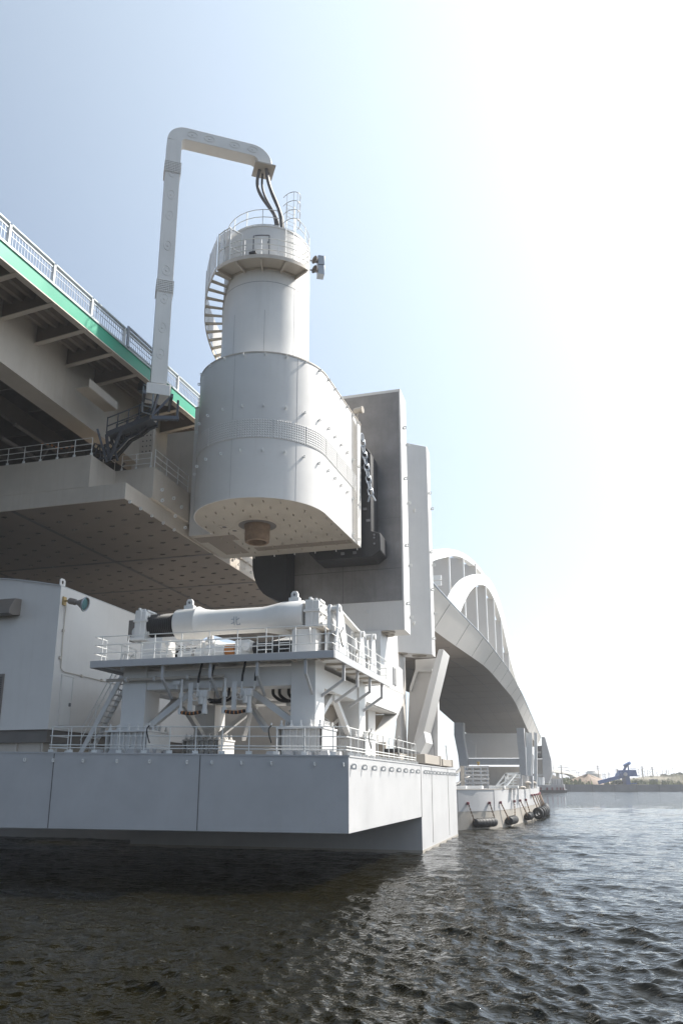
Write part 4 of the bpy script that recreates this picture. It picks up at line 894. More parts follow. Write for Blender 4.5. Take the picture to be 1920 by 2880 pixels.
for z in (0, -.7):
    MB().prism([p+u*(-.05)+v*.3+Vector((0, 0, z-.3)), p+u*.38+v*.3+Vector((0, 0, z-.3)), p+u*.38+v*.3+Vector((0, 0, z+.36)), p+u*(-.05)+v*.3+Vector((0, 0, z+.36))], v*-.6).build('box', 'grey', t, bevel=.02)
    MB().lathe([(.1, 0), (.13, .1), (.2, .25), (.27, .32), (.24, .32), (.1, .08), (0, .08)], p+Vector((0, 0, z))-v*.1, (-v*.6-u), 24).build('horn', 'hood', t)
MB().cyl(ca(a, CR, p.z-.6), p+Vector((0, 0, -.6)), .05, 8).cyl(ca(a, CR, p.z+.1), p+Vector((0, 0, .1)), .05, 8).build('bracket', 'grey', t)
p = at(1008, 1180, X=-11.7); p.z = HT
t = thing('security_camera', 'cream security camera on a bent post at the back corner of the tower housing', 'camera', p)
MB().tube([p+Vector((-.1, 0, -.3)), p+Vector((-.1, 0, .5)), p+Vector((.05, 0, .75))], .07, 10).build('post', 'under', t)
MB().lathe([(0, 0), (.17, .02), (.2, .1), (.2, .5), (.24, .55), (.24, .65), (0, .65)], p+Vector((-.35, .1, .95)), (1, -.15, 0), 20).build('camera_body', 'under', t)
# ---------------------------------------------------------------- contact fender, chain and reaction walls
t = thing('contact_fender', 'black rubber slab fender squeezed between the tower housing and the steel faced wall', 'fender', (-14, 47.2, 21))
c = at(1054, 1282, Y=47.6)
P = [(-11.75, 25.5), (-11.35, 25.3), (-11.1, 24.9), (-11.1, 19.5), (-10.5, 19.3), (-10.5, 18.15), (-11.05, 17.75), (-14.8, 17.75), (-15.3, 18.3), (-15.3, 25.5)]
MB().prism([(x, 46.4, z) for x, z in P], (0, 1.9, 0)).build('pad', 'rubber', t, bevel=.05)
b = MB()
for z in (18.6, 19.0, 19.2): b.cyl((-10.9, 46.38, z), (-10.9, 46.3, z), .06, 8)
for x, z in ((-11.6, 23.9), (-11.5, 21.0), (-11.3, 20.2), (-13.0, 18.1), (-12.2, 18.1)): b.cbox((x, 46.35, z), .22, .1, .16)
b.build('bolt_plates', 'inlay', t)
t = thing('round_fender', 'black rounded rubber fender in the gap under the tower housing', 'fender', (-18.5, 46.6, 16))
P = [(-16.95, 20.), (-16.95, 15.2), (-17.3, 15.2)]+[(-17.6-1.75*sin(a)*1.05, 18.1-2.6*cos(a)*1.0) for a in [pi/2*k/8 for k in range(1, 9)]]+[(-19.45, 20.)]
MB().prism([(x, 46.8, z) for x, z in P], (0, 1.6, 0)).build('pad', 'rubber', t, bevel=.04)
t = thing('anchor_chain', 'grey steel chain hanging beside the housing over the black fender', 'chain', (-11.6, 46.3, 26))
cpth = [at(x, y, Y=46.15) for x, y in ((1017, 1222), (1020, 1260), (1028, 1300), (1032, 1325), (1036, 1350), (1040, 1380), (1043, 1392))]
pts = resample(cpth, .42)
for i, p in enumerate(pts[:-1]):
    q = pts[i+1]; d = (q-p).normalized(); s_ = Vector((1, 0, 0)) if i % 2 else Vector((.3, 1, 0)).normalized(); s_ = (s_-d*s_.dot(d)).normalized(); m_ = (p+q)/2
    L = [m_+d*(.17*cos(a) + (.12 if cos(a) > 0 else -.12))+s_*.15*sin(a) for a in [2*pi*k/16 for k in range(17)]]
    MB().tube(L, .05, 8, cap=False).build('link', 'grey', t)
e_ = pts[-1]; MB().tube([e_+Vector((-.2, 0, -.45)), e_+Vector((-.1, 0, -.1)), e_, e_+Vector((.12, 0, -.1)), e_+Vector((.3, 0, -.45))], .055, 8).build('shackle', 'grey', t)
t = thing('reaction_wall', 'tall flat wall with dark stainless front and white edges behind the tower', 'wall', (-13, 49, 13.3))
XW = -9.45; YW = 48.5; ZWT = 30.5
body = [(-17.6, ZWT-.02), (XW, ZWT-.02), (XW, 13.32), (-11.1, 13.32)]+[(-11.1-.75*sin(a), 12.57+.75*cos(a)) for a in [pi/2*k/6 for k in range(1, 7)]]+[(-11.95, 4.75), (-17.6, 4.75)]
MB().prism([(x, YW, z) for x, z in body], (0, 2.0, 0)).build('wall_box', 'panel', t, bevel=.02)
MB().box((-17.0, YW-.03, 15.28), (XW-.12, YW, ZWT-.25)).build('steel_face', 'steel', t)
sj = MB()
sj.box((-17, YW-.036, 17.45), (XW-.13, YW-.029, 17.5)).box((-13.6, YW-.036, 15.3), (-13.56, YW-.029, 18)).box((-17, YW-.036, 20.98), (XW-.13, YW-.029, 21.0))
sj.build('face_joint', 'joint', t)
rg = MB()
for x, y in ((-10.75, 49.0), (-11.0, 50.0)): MB().lathe([(.18, -.05), (.34, -.08), (.55, -.06), (.58, -.001), (.18, -.001)], (x, y, 13.32), n=24).build('hole_ring', 'under', t); MB().lathe([(0, -.03), (.19, -.03), (.19, -.02), (0, -.02)], (x, y, 13.32), n=20).build('hole', 'joint', t)
place_lugs(t, [(XW, 49.2, z) for z in (15.2, 19.2, 24.0, 27.8)]+[(XW, 50.3, z) for z in (14.5, 18.1, 22.6, 27.)], (0, 1, 0), (1, 0, 0), sz=.26)
place_lugs(t, [(-14.2, YW, 14.6), (-11.9, YW, 14.6)], (1, 0, 0), (0, -1, 0), sz=.22)
t = thing('angled_reaction_wall', 'tall white wall turned away at an angle behind the steel faced wall', 'wall', (-10.5, 58, 13.3))
pl = [(-13.4, 55.6), (-9.35, 58.85), (-9.35, 60.3), (-10.4, 60.3), (-13.4, 58.2)]
MB().plan(pl, 13.3, 30.6).build('wall_box', 'panel', t, bevel=.02)
for f_, z in ((.6, 24.), (.75, 24.8), (.62, 19.0), (.7, 15.6)): p = Vector((-13.4, 55.6, z)).lerp(Vector((-9.35, 58.85, z)), f_); e = eyeplate((.78, .62, 0), (.62, -.78, 0), (0, 0, 1), .25); MB().add([v+p for v in e.v], e.f).build('lifting_lug', 'rail', t)
place_lugs(t, [(-9.35, 59.1, z) for z in (26.6, 21.6, 18.5, 14.6)]+[(-9.35, 60.1, z) for z in (25.6, 20.8, 16.8)], (0, 1, 0), (1, 0, 0), sz=.26)
for x, y in ((-11.6, 57.6), (-10.4, 59.0)): MB().lathe([(.18, -.05), (.34, -.08), (.55, -.06), (.58, -.001), (.18, -.001)], (x, y, 13.3), n=24).build('hole_ring', 'under', t); MB().lathe([(0, -.03), (.19, -.03), (.19, -.02), (0, -.02)], (x, y, 13.3), n=20).build('hole', 'joint', t)
# ---------------------------------------------------------------- legs and portal under the reaction walls
def yz(pts, X): return [at(x, y, X=X) for x, y in pts]
t = thing('portal_support', 'bright white leg with a ladder panel above a cream recessed opening on the pontoon', 'leg', (-11, 50, 4.8))
X = -11.0
def z_(*p): return [(1000+a/4.9, 1700+b/4.9) for a, b in p]
up_ = [Vector((X, 48.3, 13.31)), Vector((X, 50.55, 13.31)), Vector((X, 50.55, 16.5)), Vector((X, 53.4, 16.5))]+yz(z_((590, 850), (645, 900), (660, 1240), (350, 1110)), X)
MB().prism(up_, (-1.2, 0, 0)).build('upper_leg', 'white', t, bevel=.03)
pf = yz(z_((350, 1112), (680, 1250), (650, 1370), (430, 1900), (380, 1900), (565, 1515), (145, 1355), (130, 1420), (135, 1900), (55, 1900), (55, 1230)), X)
MB().prism(pf, (-.9, 0, 0)).build('portal_frame', 'white', t, bevel=.02)
q = yz(z_((140, 1300), (580, 1480), (500, 1900), (130, 1900)), X); MB().prism([p+Vector((-2.6, 0, 0)) for p in q], (-.2, 0, 0)).build('recess_back', 'under', t)
q = yz(z_((145, 1352), (568, 1512)), X); MB().prism([q[0], q[1], q[1]+Vector((0, 0, .05)), q[0]+Vector((0, 0, .05))], (-2.6, 0, 0)).build('recess_roof', 'under', t)
MB().box((-13.8, q[1].y+.2, 4.75), (-11.9, q[1].y+.5, q[1].z)).build('recess_side', 'under', t)
for rr in (1.2, 1.55): MB().tube([Vector((-13.55, 47.4+rr*cos(a), 4.8+2.1*rr/1.2*sin(a))) for a in [pi*k/20 for k in range(21)]], .05, 8).build('arch_ring', 'under', t)
MB().cyl((-13.7, 50.6, 7.3), (-13.5, 50.6, 7.3), .22, 16).build('porthole', 'hood', t)
lad = MB(); a_, b_ = at(1107, 1882, X=X), at(1109, 1925, X=X)
for k in range(12): z = b_.z+(a_.z-b_.z)*k/11; lad.box((X, a_.y-.3, z), (X+.06, a_.y+.3, z+.05))
for s_ in (-.32, .32): lad.box((X, a_.y+s_-.03, b_.z-.1), (X+.08, a_.y+s_+.03, a_.z+.1))
lad.build('ladder_panel', 'hull', t)
t = thing('front_column', 'slim white column with a grey shaded front left of the diagonal leg', 'leg', (-10.7, 52, 4.8))
X = -11.6; y0 = 57.4
MB().prism([(X-.9, y0, 4.8), (X, y0, 4.8), (X, y0, 13.3), (X-.9, y0, 13.3), (X-.6, y0, 12.4), (X-.4, y0, 11.), (X-.35, y0, 8), (X-.6, y0, 6.2)], (0, 2.1, 0)).build('column', 'panel', t, bevel=.02)
t = thing('diagonal_leg', 'white raking leg leaning out to the right from the pontoon deck to the deck above', 'leg', (-10, 57, 4.8))
Yd = 57.6
def xz(pts, Y): return [at(x, y, Y=Y) for x, y in pts]
MB().prism(xz(z_((790, 1910), (1060, 880), (1140, 620), (1210, 620), (940, 1750), (830, 1910)), Yd), (0, 3.2, 0)).build('raking_leg', 'panel', t, bevel=.03)
q = xz(z_((940, 1750), (1210, 620)), Yd)
MB().prism(xz(z_((940, 1745), (968, 1900), (880, 2075), (700, 2075), (828, 1905)), Yd+.01), (0, 3.1, 0)).build('leg_foot', 'white', t, bevel=.03)
t = thing('gusset_wall', 'grey beige shaded wall filling the space between the column and the raking leg', 'wall', (-11, 60.5, 4.8))
MB().prism(xz(z_((740, 1150), (820, 890), (820, 760), (1105, 740), (1130, 1440), (1130, 2180), (890, 2060), (700, 2060)), 61.), (0, .6, 0)).build('plate', 'panel', t)
MB().prism(xz(z_((740, 1150), (825, 888), (1050, 885), (1050, 925), (850, 925), (760, 1200)), 60.6), (0, .4, 0)).build('rib', 'white', t)
t = thing('outer_column', 'narrow white column at the right end of the near pontoon', 'leg', (-8.6, 62, 4.8))
MB().prism(xz(z_((1075, 1440), (1115, 1300), (1140, 2190), (1095, 2190)), 62.2), (0, 1.2, 0)).build('column', 'white', t, bevel=.03)
MB().prism(xz(z_((1075, 1440), (1095, 2190), (890, 2070), (960, 1900)), 62.4), (0, .9, 0)).build('web', 'beige', t, bevel=.02)
# boxes and rods lying on the pontoon end
def deckbox(px0, px1, pyt, pyb, Xf, m, name, lab, cat, depth=2.2):
    a, b = at(px0, pyb, X=Xf), at(px1, pyt, X=Xf); t = thing(name, lab, cat, (Xf, a.y, 4.75))
    MB().box((Xf-1.1, min(a.y, b.y), max(4.77, a.z)), (Xf, max(a.y, b.y), b.z)).build('body', m, t, bevel=.02); return t, a, b
for y0, y1, z1, lab in ((47.4, 53.6, 5.45, 'longer cream steel beam lying at the right end of the near pontoon deck'), (54.6, 59.4, 5.35, 'shorter cream steel beam at the very end of the near pontoon')):
    t = thing('deck_beam', lab, 'beam', (-8.6, y0, 4.75)); MB().box((-9.3, y0, 4.9), (-8.15, y1, z1)).build('body', 'under', t, bevel=.02); MB().box((-9.35, y1-.5, 4.86), (-8.1, y1+.02, z1+.05)).build('end_cap', 'hood' if 0 else 'under', t, bevel=.02)
    MB().tube([(-8.5, y1-.3, z1), (-8.55, y1-.5, z1+1.1)], .025, 8).build('rod', 'inlay', t)
for y0, y1, lab in ((46., 49.5, 'nearer flat black mat stack on the near pontoon beside the cream beams'), (49.9, 52.6, 'farther flat black mat stack on the near pontoon beside the cream beams')):
    t = thing('rubber_mat_stack', lab, 'mat', (-9.3, y0, 5.)); MB().box((-10.4, y0, 5.5), (-9.35, y1, 5.72)).build('mat', 'rubber', t, bevel=.03); MB().box((-10.35, y0+.1, 4.76), (-9.4, y1-.1, 5.5)).build('block', 'under', t, bevel=.02)
t = thing('rear_deck_house', 'long beige wall behind the buffer frame on the near pontoon', 'wall', (-20, 47, 5))
MB().box((-30, 47.2, 4.9), (-13.9, 47.9, 10.6)).build('wall', 'beige', t)
MB().box((-30, 46.9, 4.9), (-25, 47.2, 7.5)).build('plinth', 'beige', t)
c = MB().cyl((-12.8, 47.5, 6.6), (-12.8, 46.6, 6.6), .95, 30).build('round_opening', 'hood', t)
MB().lathe([(.95, 0), (1.15, 0), (1.15, .1), (.95, .1)], (-12.8, 46.55, 6.6), (0, 1, 0), 30).build('opening_ring', 'white', t)
# ---------------------------------------------------------------- far floating bridge
t = thing('floating_bridge', 'great white double arch bridge with a dark curving underside receding to the right', 'bridge', (-27, 200, 22))
def zN(s, ox, oy): return lambda pts, X: [at(ox+a/s, oy+b/s, X=X) for a, b in pts]
zA = zN(4.612, 1210, 1540); zB = zN(2.1189, 1180, 1500)
XO = -12.
top = zB([(80, 310), (235, 475), (380, 620), (525, 810), (610, 960), (720, 1215)], XO)
botp = zB([(95, 590), (400, 800), (560, 990), (650, 1190), (692, 1260)], XO-2.1)
def prof(P, y):
    ys_ = [p.y for p in P]; zs = [p.z for p in P]
    if y < ys_[0]: return zs[0]+(y-ys_[0])*(zs[1]-zs[0])/(ys_[1]-ys_[0])*.8
    return float(np.interp(y, ys_, zs))
yy = [64, 72, 80]+[90+10*k for k in range(40)]
YEND = 432.
yy = [y for y in yy if y < YEND]+[YEND]
def sm(P, y): return sum(prof(P, y+d) for d in (-14, -7, 0, 7, 14))/5
V = []
for y in yy:
    zt_, zb_ = sm(top, y), min(sm(botp, y), sm(top, y)-2.2)
    V += [(XO, y, zt_), (XO-2.1, y, zb_), (XO-3, y, zb_-.15), (XO-15, y, zb_-.35), (XO-27, y, zb_-.15), (XO-27.9, y, zb_), (XO-30, y, zt_)]
n = 7
F = [(i*n+k, i*n+(k+1) % n, (i+1)*n+(k+1) % n, (i+1)*n+k) for i in range(len(yy)-1) for k in (0, 6, 5)]
MB().add(V, F+[(0, 1, 2, 3, 4, 5, 6), tuple((len(yy)-1)*n+k for k in range(n))]).build('deck_fascia', 'bridge', t, sharp=20)
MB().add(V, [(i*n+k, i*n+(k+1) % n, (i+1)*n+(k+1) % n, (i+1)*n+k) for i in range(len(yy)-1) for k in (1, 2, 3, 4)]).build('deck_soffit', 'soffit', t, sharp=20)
j = MB()
for x, dz_ in ((XO-6, -.23), (XO-11, -.31), (XO-16, -.36), (XO-21, -.28), (XO-25, -.2)):
    for a, b in zip(yy, yy[1:]): j.bar((x, a, min(sm(botp, a), sm(top, a)-2.2)+dz_), (x, b, min(sm(botp, b), sm(top, b)-2.2)+dz_), .14, .06)
for y in yy[3::2]: z = min(sm(botp, y), sm(top, y)-2.2); j.bar((XO-3, y, z-.16), (XO-15, y, z-.36), .08, .04); j.bar((XO-27, y, z-.16), (XO-15, y, z-.36), .08, .04); j.bar((XO+.01, y, sm(top, y)-.05), (XO-2.08, y, z+.02), .06, .03)
j.build('plate_joint', 'joint', t)
MB().tube([(XO+.05, y, sm(top, y)+.1) for y in yy], .09, 6).build('deck_edge_rail', 'grey', t)
def arch(pts_out, pts_in, X, wd, name):
    # ribs as a swept box between an outer and an inner curve
    def smooth(P):
        P = [P[0]]+P+[P[-1]]; R = []
        for i in range(1, len(P)-2):
            for k in range(6):
                s_ = k/6; a, b, c, d = P[i-1:i+3]; R.append(.5*((2*b)+(c-a)*s_+(2*a-5*b+4*c-d)*s_*s_+(3*b-a-3*c+d)*s_**3))
        R.append(P[-2]); return R
    o, i_ = smooth(pts_out), smooth(pts_in); o = resample(o, 2.6); m = len(o); L = sum((b-a).length for a, b in zip(i_, i_[1:])); i_ = resample(i_, L/(m-1.0))
    m = min(len(o), len(i_)); V = []
    for k in range(m): V += [o[k], i_[k], i_[k]-Vector((wd, 0, 0)), o[k]-Vector((wd, 0, 0))]
    MB().add(V, [(k*4+q, k*4+(q+1) % 4, k*4+4+(q+1) % 4, k*4+4+q) for k in range(m-1) for q in range(4)]+[(0, 1, 2, 3), (m*4-1, m*4-2, m*4-3, m*4-4)]).build(name, 'bridgewhite', t, sharp=30)
    return i_
XA = XO-.3
def yzc(c): return [Vector((XA, y, z)) for y, z in c]
base = zA([(285, 760), (340, 610), (400, 500), (480, 410), (570, 362)], XA)
outp = base+zA([(660, 345), (760, 400), (850, 560), (930, 800), (1000, 1080), (1060, 1330), (1130, 1600), (1180, 1850)], XA)
inp = zA([(380, 860), (440, 710), (510, 580), (580, 505), (640, 482), (720, 505), (790, 600), (860, 760), (930, 990), (985, 1230), (1040, 1480), (1100, 1690), (1150, 1850)], XA)
inn = arch(outp, inp, XA, 1.1, 'arch_rib')
XB = -16.4
outp2 = zA([(-150, 330), (-40, 120), (20, 50), (110, 22), (200, 15), (300, 26), (400, 60), (500, 120), (600, 215), (700, 350), (800, 560), (900, 830), (1015, 1180), (1100, 1500), (1180, 1800)], XB)
inp2 = zA([(-150, 520), (-40, 260), (20, 185), (100, 150), (180, 132), (290, 108), (380, 120), (470, 165), (560, 230), (640, 310), (740, 470), (840, 720), (960, 1080), (1060, 1480), (1150, 1800)], XB)
inn2 = arch(outp2, inp2, XB, 1.1, 'arch_rib')
def archz(I, y):
    P = sorted([(p.y, p.z) for p in I]); return float(np.interp(y, [a for a, _ in P], [b for _, b in P]))
def deckz(y): return sm(top, y)
for px0, px1 in ((462, 480), (597, 632), (712, 757), (815, 855), (908, 938), (990, 1012)):
    q = zA([(px1, 1300)], XA)[0]; y = q.y; zt_ = archz(inn, y)
    MB().box((XA-1.5, y-.2, deckz(y)-.2), (XA-.2, y+.2, zt_+.3)).build('arch_post', 'bridge', t)
    MB().box((XA-.22, y-.3, deckz(y)-.2), (XA-.03, y+.3, zt_+.4)).build('post_lit_side', 'bridgewhite', t)  # whiter strip: sunlight on the post's narrow side put into the colour
    MB().box((XB-1.0, y-.2, deckz(y)-.2), (XA-1.5, y+.2, min(zt_, archz(inn2, y)))).build('cross_wall', 'bridge', t)
for px in (265, 450):
    q = zA([(px, 700)], XB)[0]; y = q.y
    MB().box((XB-4.3, y-.2, deckz(y)-1), (XB-.2, y+.2, archz(inn2, y)+.3)).build('arch_post', 'bridge', t)
    MB().box((XB-.22, y-.25, deckz(y)-1), (XB+.02, y+.25, archz(inn2, y)+.3)).build('post_lit_side', 'bridgewhite', t)  # same whiter strip for the sunlit side of the left arch posts
q = zA([(575, 300)], XB)[0]; y = q.y; MB().box((XB-8, y-.4, archz(inn2, y)-3.1), (XB+.25, y+.6, archz(inn2, y)+.5)).build('cross_beam', 'bridge', t)
for zz in (395, 470): q = zA([(60, zz)], XB)[0]; MB().box((XB-4, q.y-.2, q.z-.3), (XB+.9, q.y+.2, q.z+.35)).build('cross_bar', 'bridgewhite', t)
# far pier: frame standing on the third pontoon
zP = lambda pts, Y: [at(1230+a/5.227, 1940+b/5.227, Y=Y) for a, b in pts]
t = thing('portal_pier', 'blue grey portal pier with two flared legs and deep cross beam under the far deck', 'pier', (-27, 275, 3))
YP = 273.
MB().prism(zP([(240, 480), (240, 660), (300, 960), (320, 1150), (320, 1500), (440, 1500), (430, 1000), (375, 700), (375, 480)], YP), (0, 5, 0)).build('leg', 'hull', t)
MB().prism(zP([(1155, 560), (1170, 800), (1195, 1000), (1210, 1500), (1310, 1500), (1285, 900), (1265, 560)], YP), (0, 5, 0)).build('leg', 'hull', t)
MB().prism(zP([(425, 1010), (1200, 1010), (1200, 1100), (425, 1100)], YP+.5), (0, 4, 0)).build('cross_beam', 'hull', t)
MB().prism(zP([(430, 1130), (1205, 1130), (1205, 1480), (430, 1480)], YP+9), (0, 1, 0)).build('rear_wall', 'beige', t)
MB().prism(zP([(385, 640), (1165, 640), (1200, 1000), (430, 1000)], YP+22), (0, 1, 0)).build('far_wall', 'bridge', t)
MB().prism(zP([(470, 740), (555, 800), (555, 1000), (480, 1000)], YP+16), (0, 2, 0)).build('inner_post', 'bridge', t)
for a, b in ((1290, 1300), (1340, 1335), (1415, 1400)):
    MB().prism(zP([(a, 620), (a+45, 640), (b+60, 1480), (b+20, 1480)], YP+4), (0, 2, 0)).build('brace', 'bridgewhite', t)
# ---------------------------------------------------------------- second pontoon
t = thing('second_pontoon', 'white round cornered pontoon with a dull lower band and black fenders', 'pontoon', (-6, 75, 0))
zF = lambda a, b: at(1230+a/5.227, 1940+b/5.227, Z=0)
fr = [zF(150, 2068), zF(310, 2062), zF(600, 2052), zF(850, 2038), zF(1000, 2015), zF(1130, 1985), zF(1250, 1950), zF(1340, 1925), zF(1440, 1885), zF(1500, 1850)]
poly = [(p.x, p.y) for p in fr]; back = [(-4.2, 125.), (-40., 125.), (-40, 70.)]
ZT2 = 3.2
def side(z0, z1, name, m, off=0.):
    P = poly+back; return MB().plan([(x+off, y-off) for x, y in P], z0, z1).build(name, m, t, sharp=25)
side(1.45, ZT2, 'upper_hull', 'hull'); side(-1.5, 1.45, 'lower_hull', 'boot', -.012)
MB().plan([(x+.03, y-.03) for x, y in poly]+[(x-.2, y+.3) for x, y in poly[::-1]], ZT2, ZT2+.05).build('deck_edge', 'beige', t)
wl_ = MB()
for i in (1, 3, 5): wl_.bar((poly[i][0], poly[i][1]-.01, 1.5), (poly[i][0], poly[i][1]-.01, ZT2), .03, .02)
wl_.build('weld_line', 'inlay', t)
def onwall(px):                                          # point on pontoon wall under a photo column
    for (x0_, y0_), (x1_, y1_) in zip(poly, poly[1:]):
        d = at(px, 2200, Z=0)-Vector((0, 0, EYE)) if 0 else None
        r_ = at(px, 2290, Z=0); dx, dy = r_.x, r_.y; ex, ey = x1_-x0_, y1_-y0_; den = dx*ey-dy*ex
        s_ = (x0_*ey-y0_*ex)/den; u = (x0_*dy-y0_*dx)/den
        if -.001 <= u <= 1.001: nrm = Vector((ey, -ex, 0)).normalized(); return Vector((dx*s_, dy*s_, 0)), (nrm if nrm.y < 0 or nrm.x > 0 else -nrm)
def pf(x): return 1230+x/5.227
for i, (a, b, c, d, lab) in enumerate(((440, 755, 500, 795, 'widest black cylinder fender, left of the three on the second pontoon'), (915, 1120, 985, 1175, 'middle black cylinder fender of the three on the second pontoon'), (1205, 1290, 1265, 1345, 'smallest black cylinder fender of the three, at the pontoon corner'))):
    (p0, n0), (p1, n1) = onwall(pf(c)), onwall(pf(d)); r = .36
    A = p0+n0*r+Vector((0, 0, .52)); B = p1+n1*r+Vector((0, 0, .55)); B = A+(B-A).normalized()*min((B-A).length, (2.9, 2.7, 2.1)[i])
    t = thing('cylinder_fender', lab, 'fender', A, 'cylinder fenders')
    dd = (B-A).normalized(); MB().tube([A, A+dd*.04, A+dd*.12, B-dd*.12, B-dd*.04, B], [.25, .32, r, r, .32, .25], 24).build('roller', 'rubber', t)
    rb = MB()
    for k in range(1, 7): q = A.lerp(B, k/7); rb.cyl(q, q+dd*.03, r+.02, 24)
    rb.build('ridge', 'rubber', t)
    for (px, e) in ((a, A), (b, B)):
        w0, nw = onwall(pf(px)); tp = w0+nw*.12+Vector((0, 0, 2.1))
        ch = MB(); Q = resample([tp, e+Vector((0, 0, .1))], .14)
        for k, (u, v) in enumerate(zip(Q, Q[1:])): ch.bar(u, v, .05 if k % 2 else .11, .11 if k % 2 else .05)
        ch.build('chain', 'rust', t); MB().cbox(tp, .2, .2, .22).build('anchor', 'fenderred', t, bevel=.02)
        rs = MB().box((0, 0, 0), (.01, .01, .01)) if 0 else None
ORD = ['first', 'second', 'third', 'fourth', 'fifth', 'sixth', 'seventh', 'eighth', 'ninth', 'tenth', 'eleventh', 'twelfth', 'thirteenth', 'fourteenth', 'fifteenth', 'sixteenth', 'seventeenth', 'eighteenth', 'nineteenth', 'twentieth', 'twenty-first', 'twenty-second', 'twenty-third']
for i in range(9):
    yt = 88.5+2.7*i; w0 = Vector((float(np.interp(yt, [85.16, 91.9, 98.66, 125], [-4.07, -3.64, -3.42, -4.2])), yt, 0)); nw = Vector((1, -.06, 0)).normalized(); h = 2.5; o_ = w0+nw*.62+Vector((0, 0, .62))
    t = thing('tyre_fender', ORD[i]+' tyre fender from the left in the row of nine at the pontoon corner', 'fender', o_, 'row of tyre fenders')
    tn = Vector((-nw.y, nw.x, 0))
    MB().lathe([(.26, -.18), (.5, -.2), (.6, -.12), (.6, .12), (.5, .2), (.26, .18), (.26, -.18)], o_, (tn+nw*.3).normalized(), 24).build('tyre', 'rubber', t)
    for dy in (-.5, .5): MB().tube([w0+nw*.1+Vector((0, dy, h)), o_+Vector((0, 0, .4))], .05, 6).build('chain', 'rust', t)
    MB().cbox(w0+nw*.1+Vector((0, 0, h)), .2, 1.2, .16).build('anchor', 'fenderred', t)
# things on the second pontoon
zR = lambda a, b, Y: at(1230+a/5.227, 1940+b/5.227, Y=Y)
t = thing('slatted_rack', 'grey slatted rack of five wide boards with posts on the second pontoon', 'rack', (-8, 73, 3.2))
YR = 73.
for a, b in ((1120, 1150), (1180, 1207), (1235, 1268), (1292, 1325), (1350, 1385), (1410, 1478)):
    p, q = zR(400, b, YR), zR(752, a, YR); MB().box((p.x, YR, max(p.z, 3.26)), (q.x, YR+.08, q.z)).build('board', 'hull', t)
for a in (365, 400, 520, 640, 740): p = zR(a, 1475, YR+.1); q = zR(a, 1118, YR+.1); MB().box((p.x-.06, YR+.09, 3.25), (p.x+.06, YR+.25, q.z)).build('post', 'rust' if a == 365 else 'grey', t)
p, q = zR(345, 1475, YR), zR(385, 1120, YR); MB().box((p.x, YR-.05, 3.26), (q.x, YR+.6, q.z)).build('end_plate', 'beige', t)
MB().bar(zR(370, 1130, YR+.3), zR(270, 1290, YR+1.5)+Vector((-.5, 0, 0)), .35, .12).bar(zR(460, 1270, YR+.6), zR(250, 1400, YR+1.5), .2, .1).build('side_brace', 'bridgewhite', t)
p = zR(597, 1110, YR+.2); MB().cyl(p, p+Vector((0, 0, .22)), .1, 12).cyl(p+Vector((0, 0, .22)), p+Vector((0, 0, .32)), .15, 12).build('brass_cap', 'brass', t)
t = thing('truss_frame', 'white triangular truss frame leaning on the second pontoon deck', 'frame', (-5, 76, 3.2))
YT = 76.
for a, b in (((1000, 1230), (850, 1425)), ((1000, 1230), (1215, 1225)), ((1000, 1230), (985, 1425)), ((1130, 1240), (980, 1420)), ((1000, 1240), (1030, 1340)), ((1100, 1290), (870, 1420)), ((1215, 1225), (1150, 1260))):
    MB().bar(zR(*a, YT), zR(*b, YT), .13, .13).build('bar', 'bridgewhite', t)
MB().bar(zR(1140, 1250, YT+.6), zR(985, 1425, YT-.4), .28, .1).build('bar', 'bridgewhite', t)
t = thing('slatted_rack', 'smaller white slatted rack behind the triangular truss frame', 'rack', (-4.6, 78, 3.2))
for k in range(5): p, q = zR(1030, 1260+42*k, 78.), zR(1215, 1235+42*k, 78.); MB().box((p.x, 78, p.z), (q.x, 78.06, q.z)).build('board', 'bridgewhite', t)
for a in (1040, 1110, 1205): p, q = zR(a, 1440, 78.1), zR(a, 1228, 78.1); MB().box((p.x-.05, 78.07, 3.25), (p.x+.05, 78.2, q.z)).build('post', 'bridgewhite', t)
for i, (a, b, top_, yv, lab) in enumerate(((1165, 1240, 1305, 77.5, 'squat white drum in front on the second pontoon'), (1245, 1325, 1255, 80., 'taller white drum behind the front one on the second pontoon'), (1335, 1400, 1268, 84., 'white drum third in line near the pontoon corner'), (1400, 1450, 1325, 88., 'smallest low white drum at the pontoon corner'))):
    p, q = zR(a, 1440, yv), zR(b, top_, yv); c = ((p.x+q.x)/2, yv); r = (q.x-p.x)/2
    t = thing('mooring_drum', lab, 'drum', (c[0], yv, 3.2)); MB().lathe([(0, 3.2), (r*1.15, 3.2), (r*1.15, 3.3), (r, 3.32), (r, q.z-.05), (r*1.05, q.z), (0, q.z)], (c[0], yv, 0), n=24).build('body', 'hull', t, sharp=40)
for i, (a, b, yv, lab) in enumerate(((1250, 1445, 76.5, 'left white mushroom bollard on the second pontoon edge'), (1328, 1375, 79.5, 'middle white mushroom bollard on the second pontoon edge'), (1408, 1375, 84.5, 'right white mushroom bollard on the second pontoon edge'))):
    p = zR(a, b, yv); t = thing('bollard', lab, 'bollard', (p.x, yv, 3.2)); MB().lathe([(0, 3.2), (.2, 3.2), (.17, 3.3), (.15, p.z-.1), (.3, p.z-.02), (.28, p.z+.1), (.1, p.z+.18), (0, p.z+.18)], (p.x, yv, 0), n=20).build('body', 'beige', t)
t = thing('deck_kerb', 'low white kerb boxes and curb plates along the second pontoon edge', 'kerb', (-7, 71, 3.2))
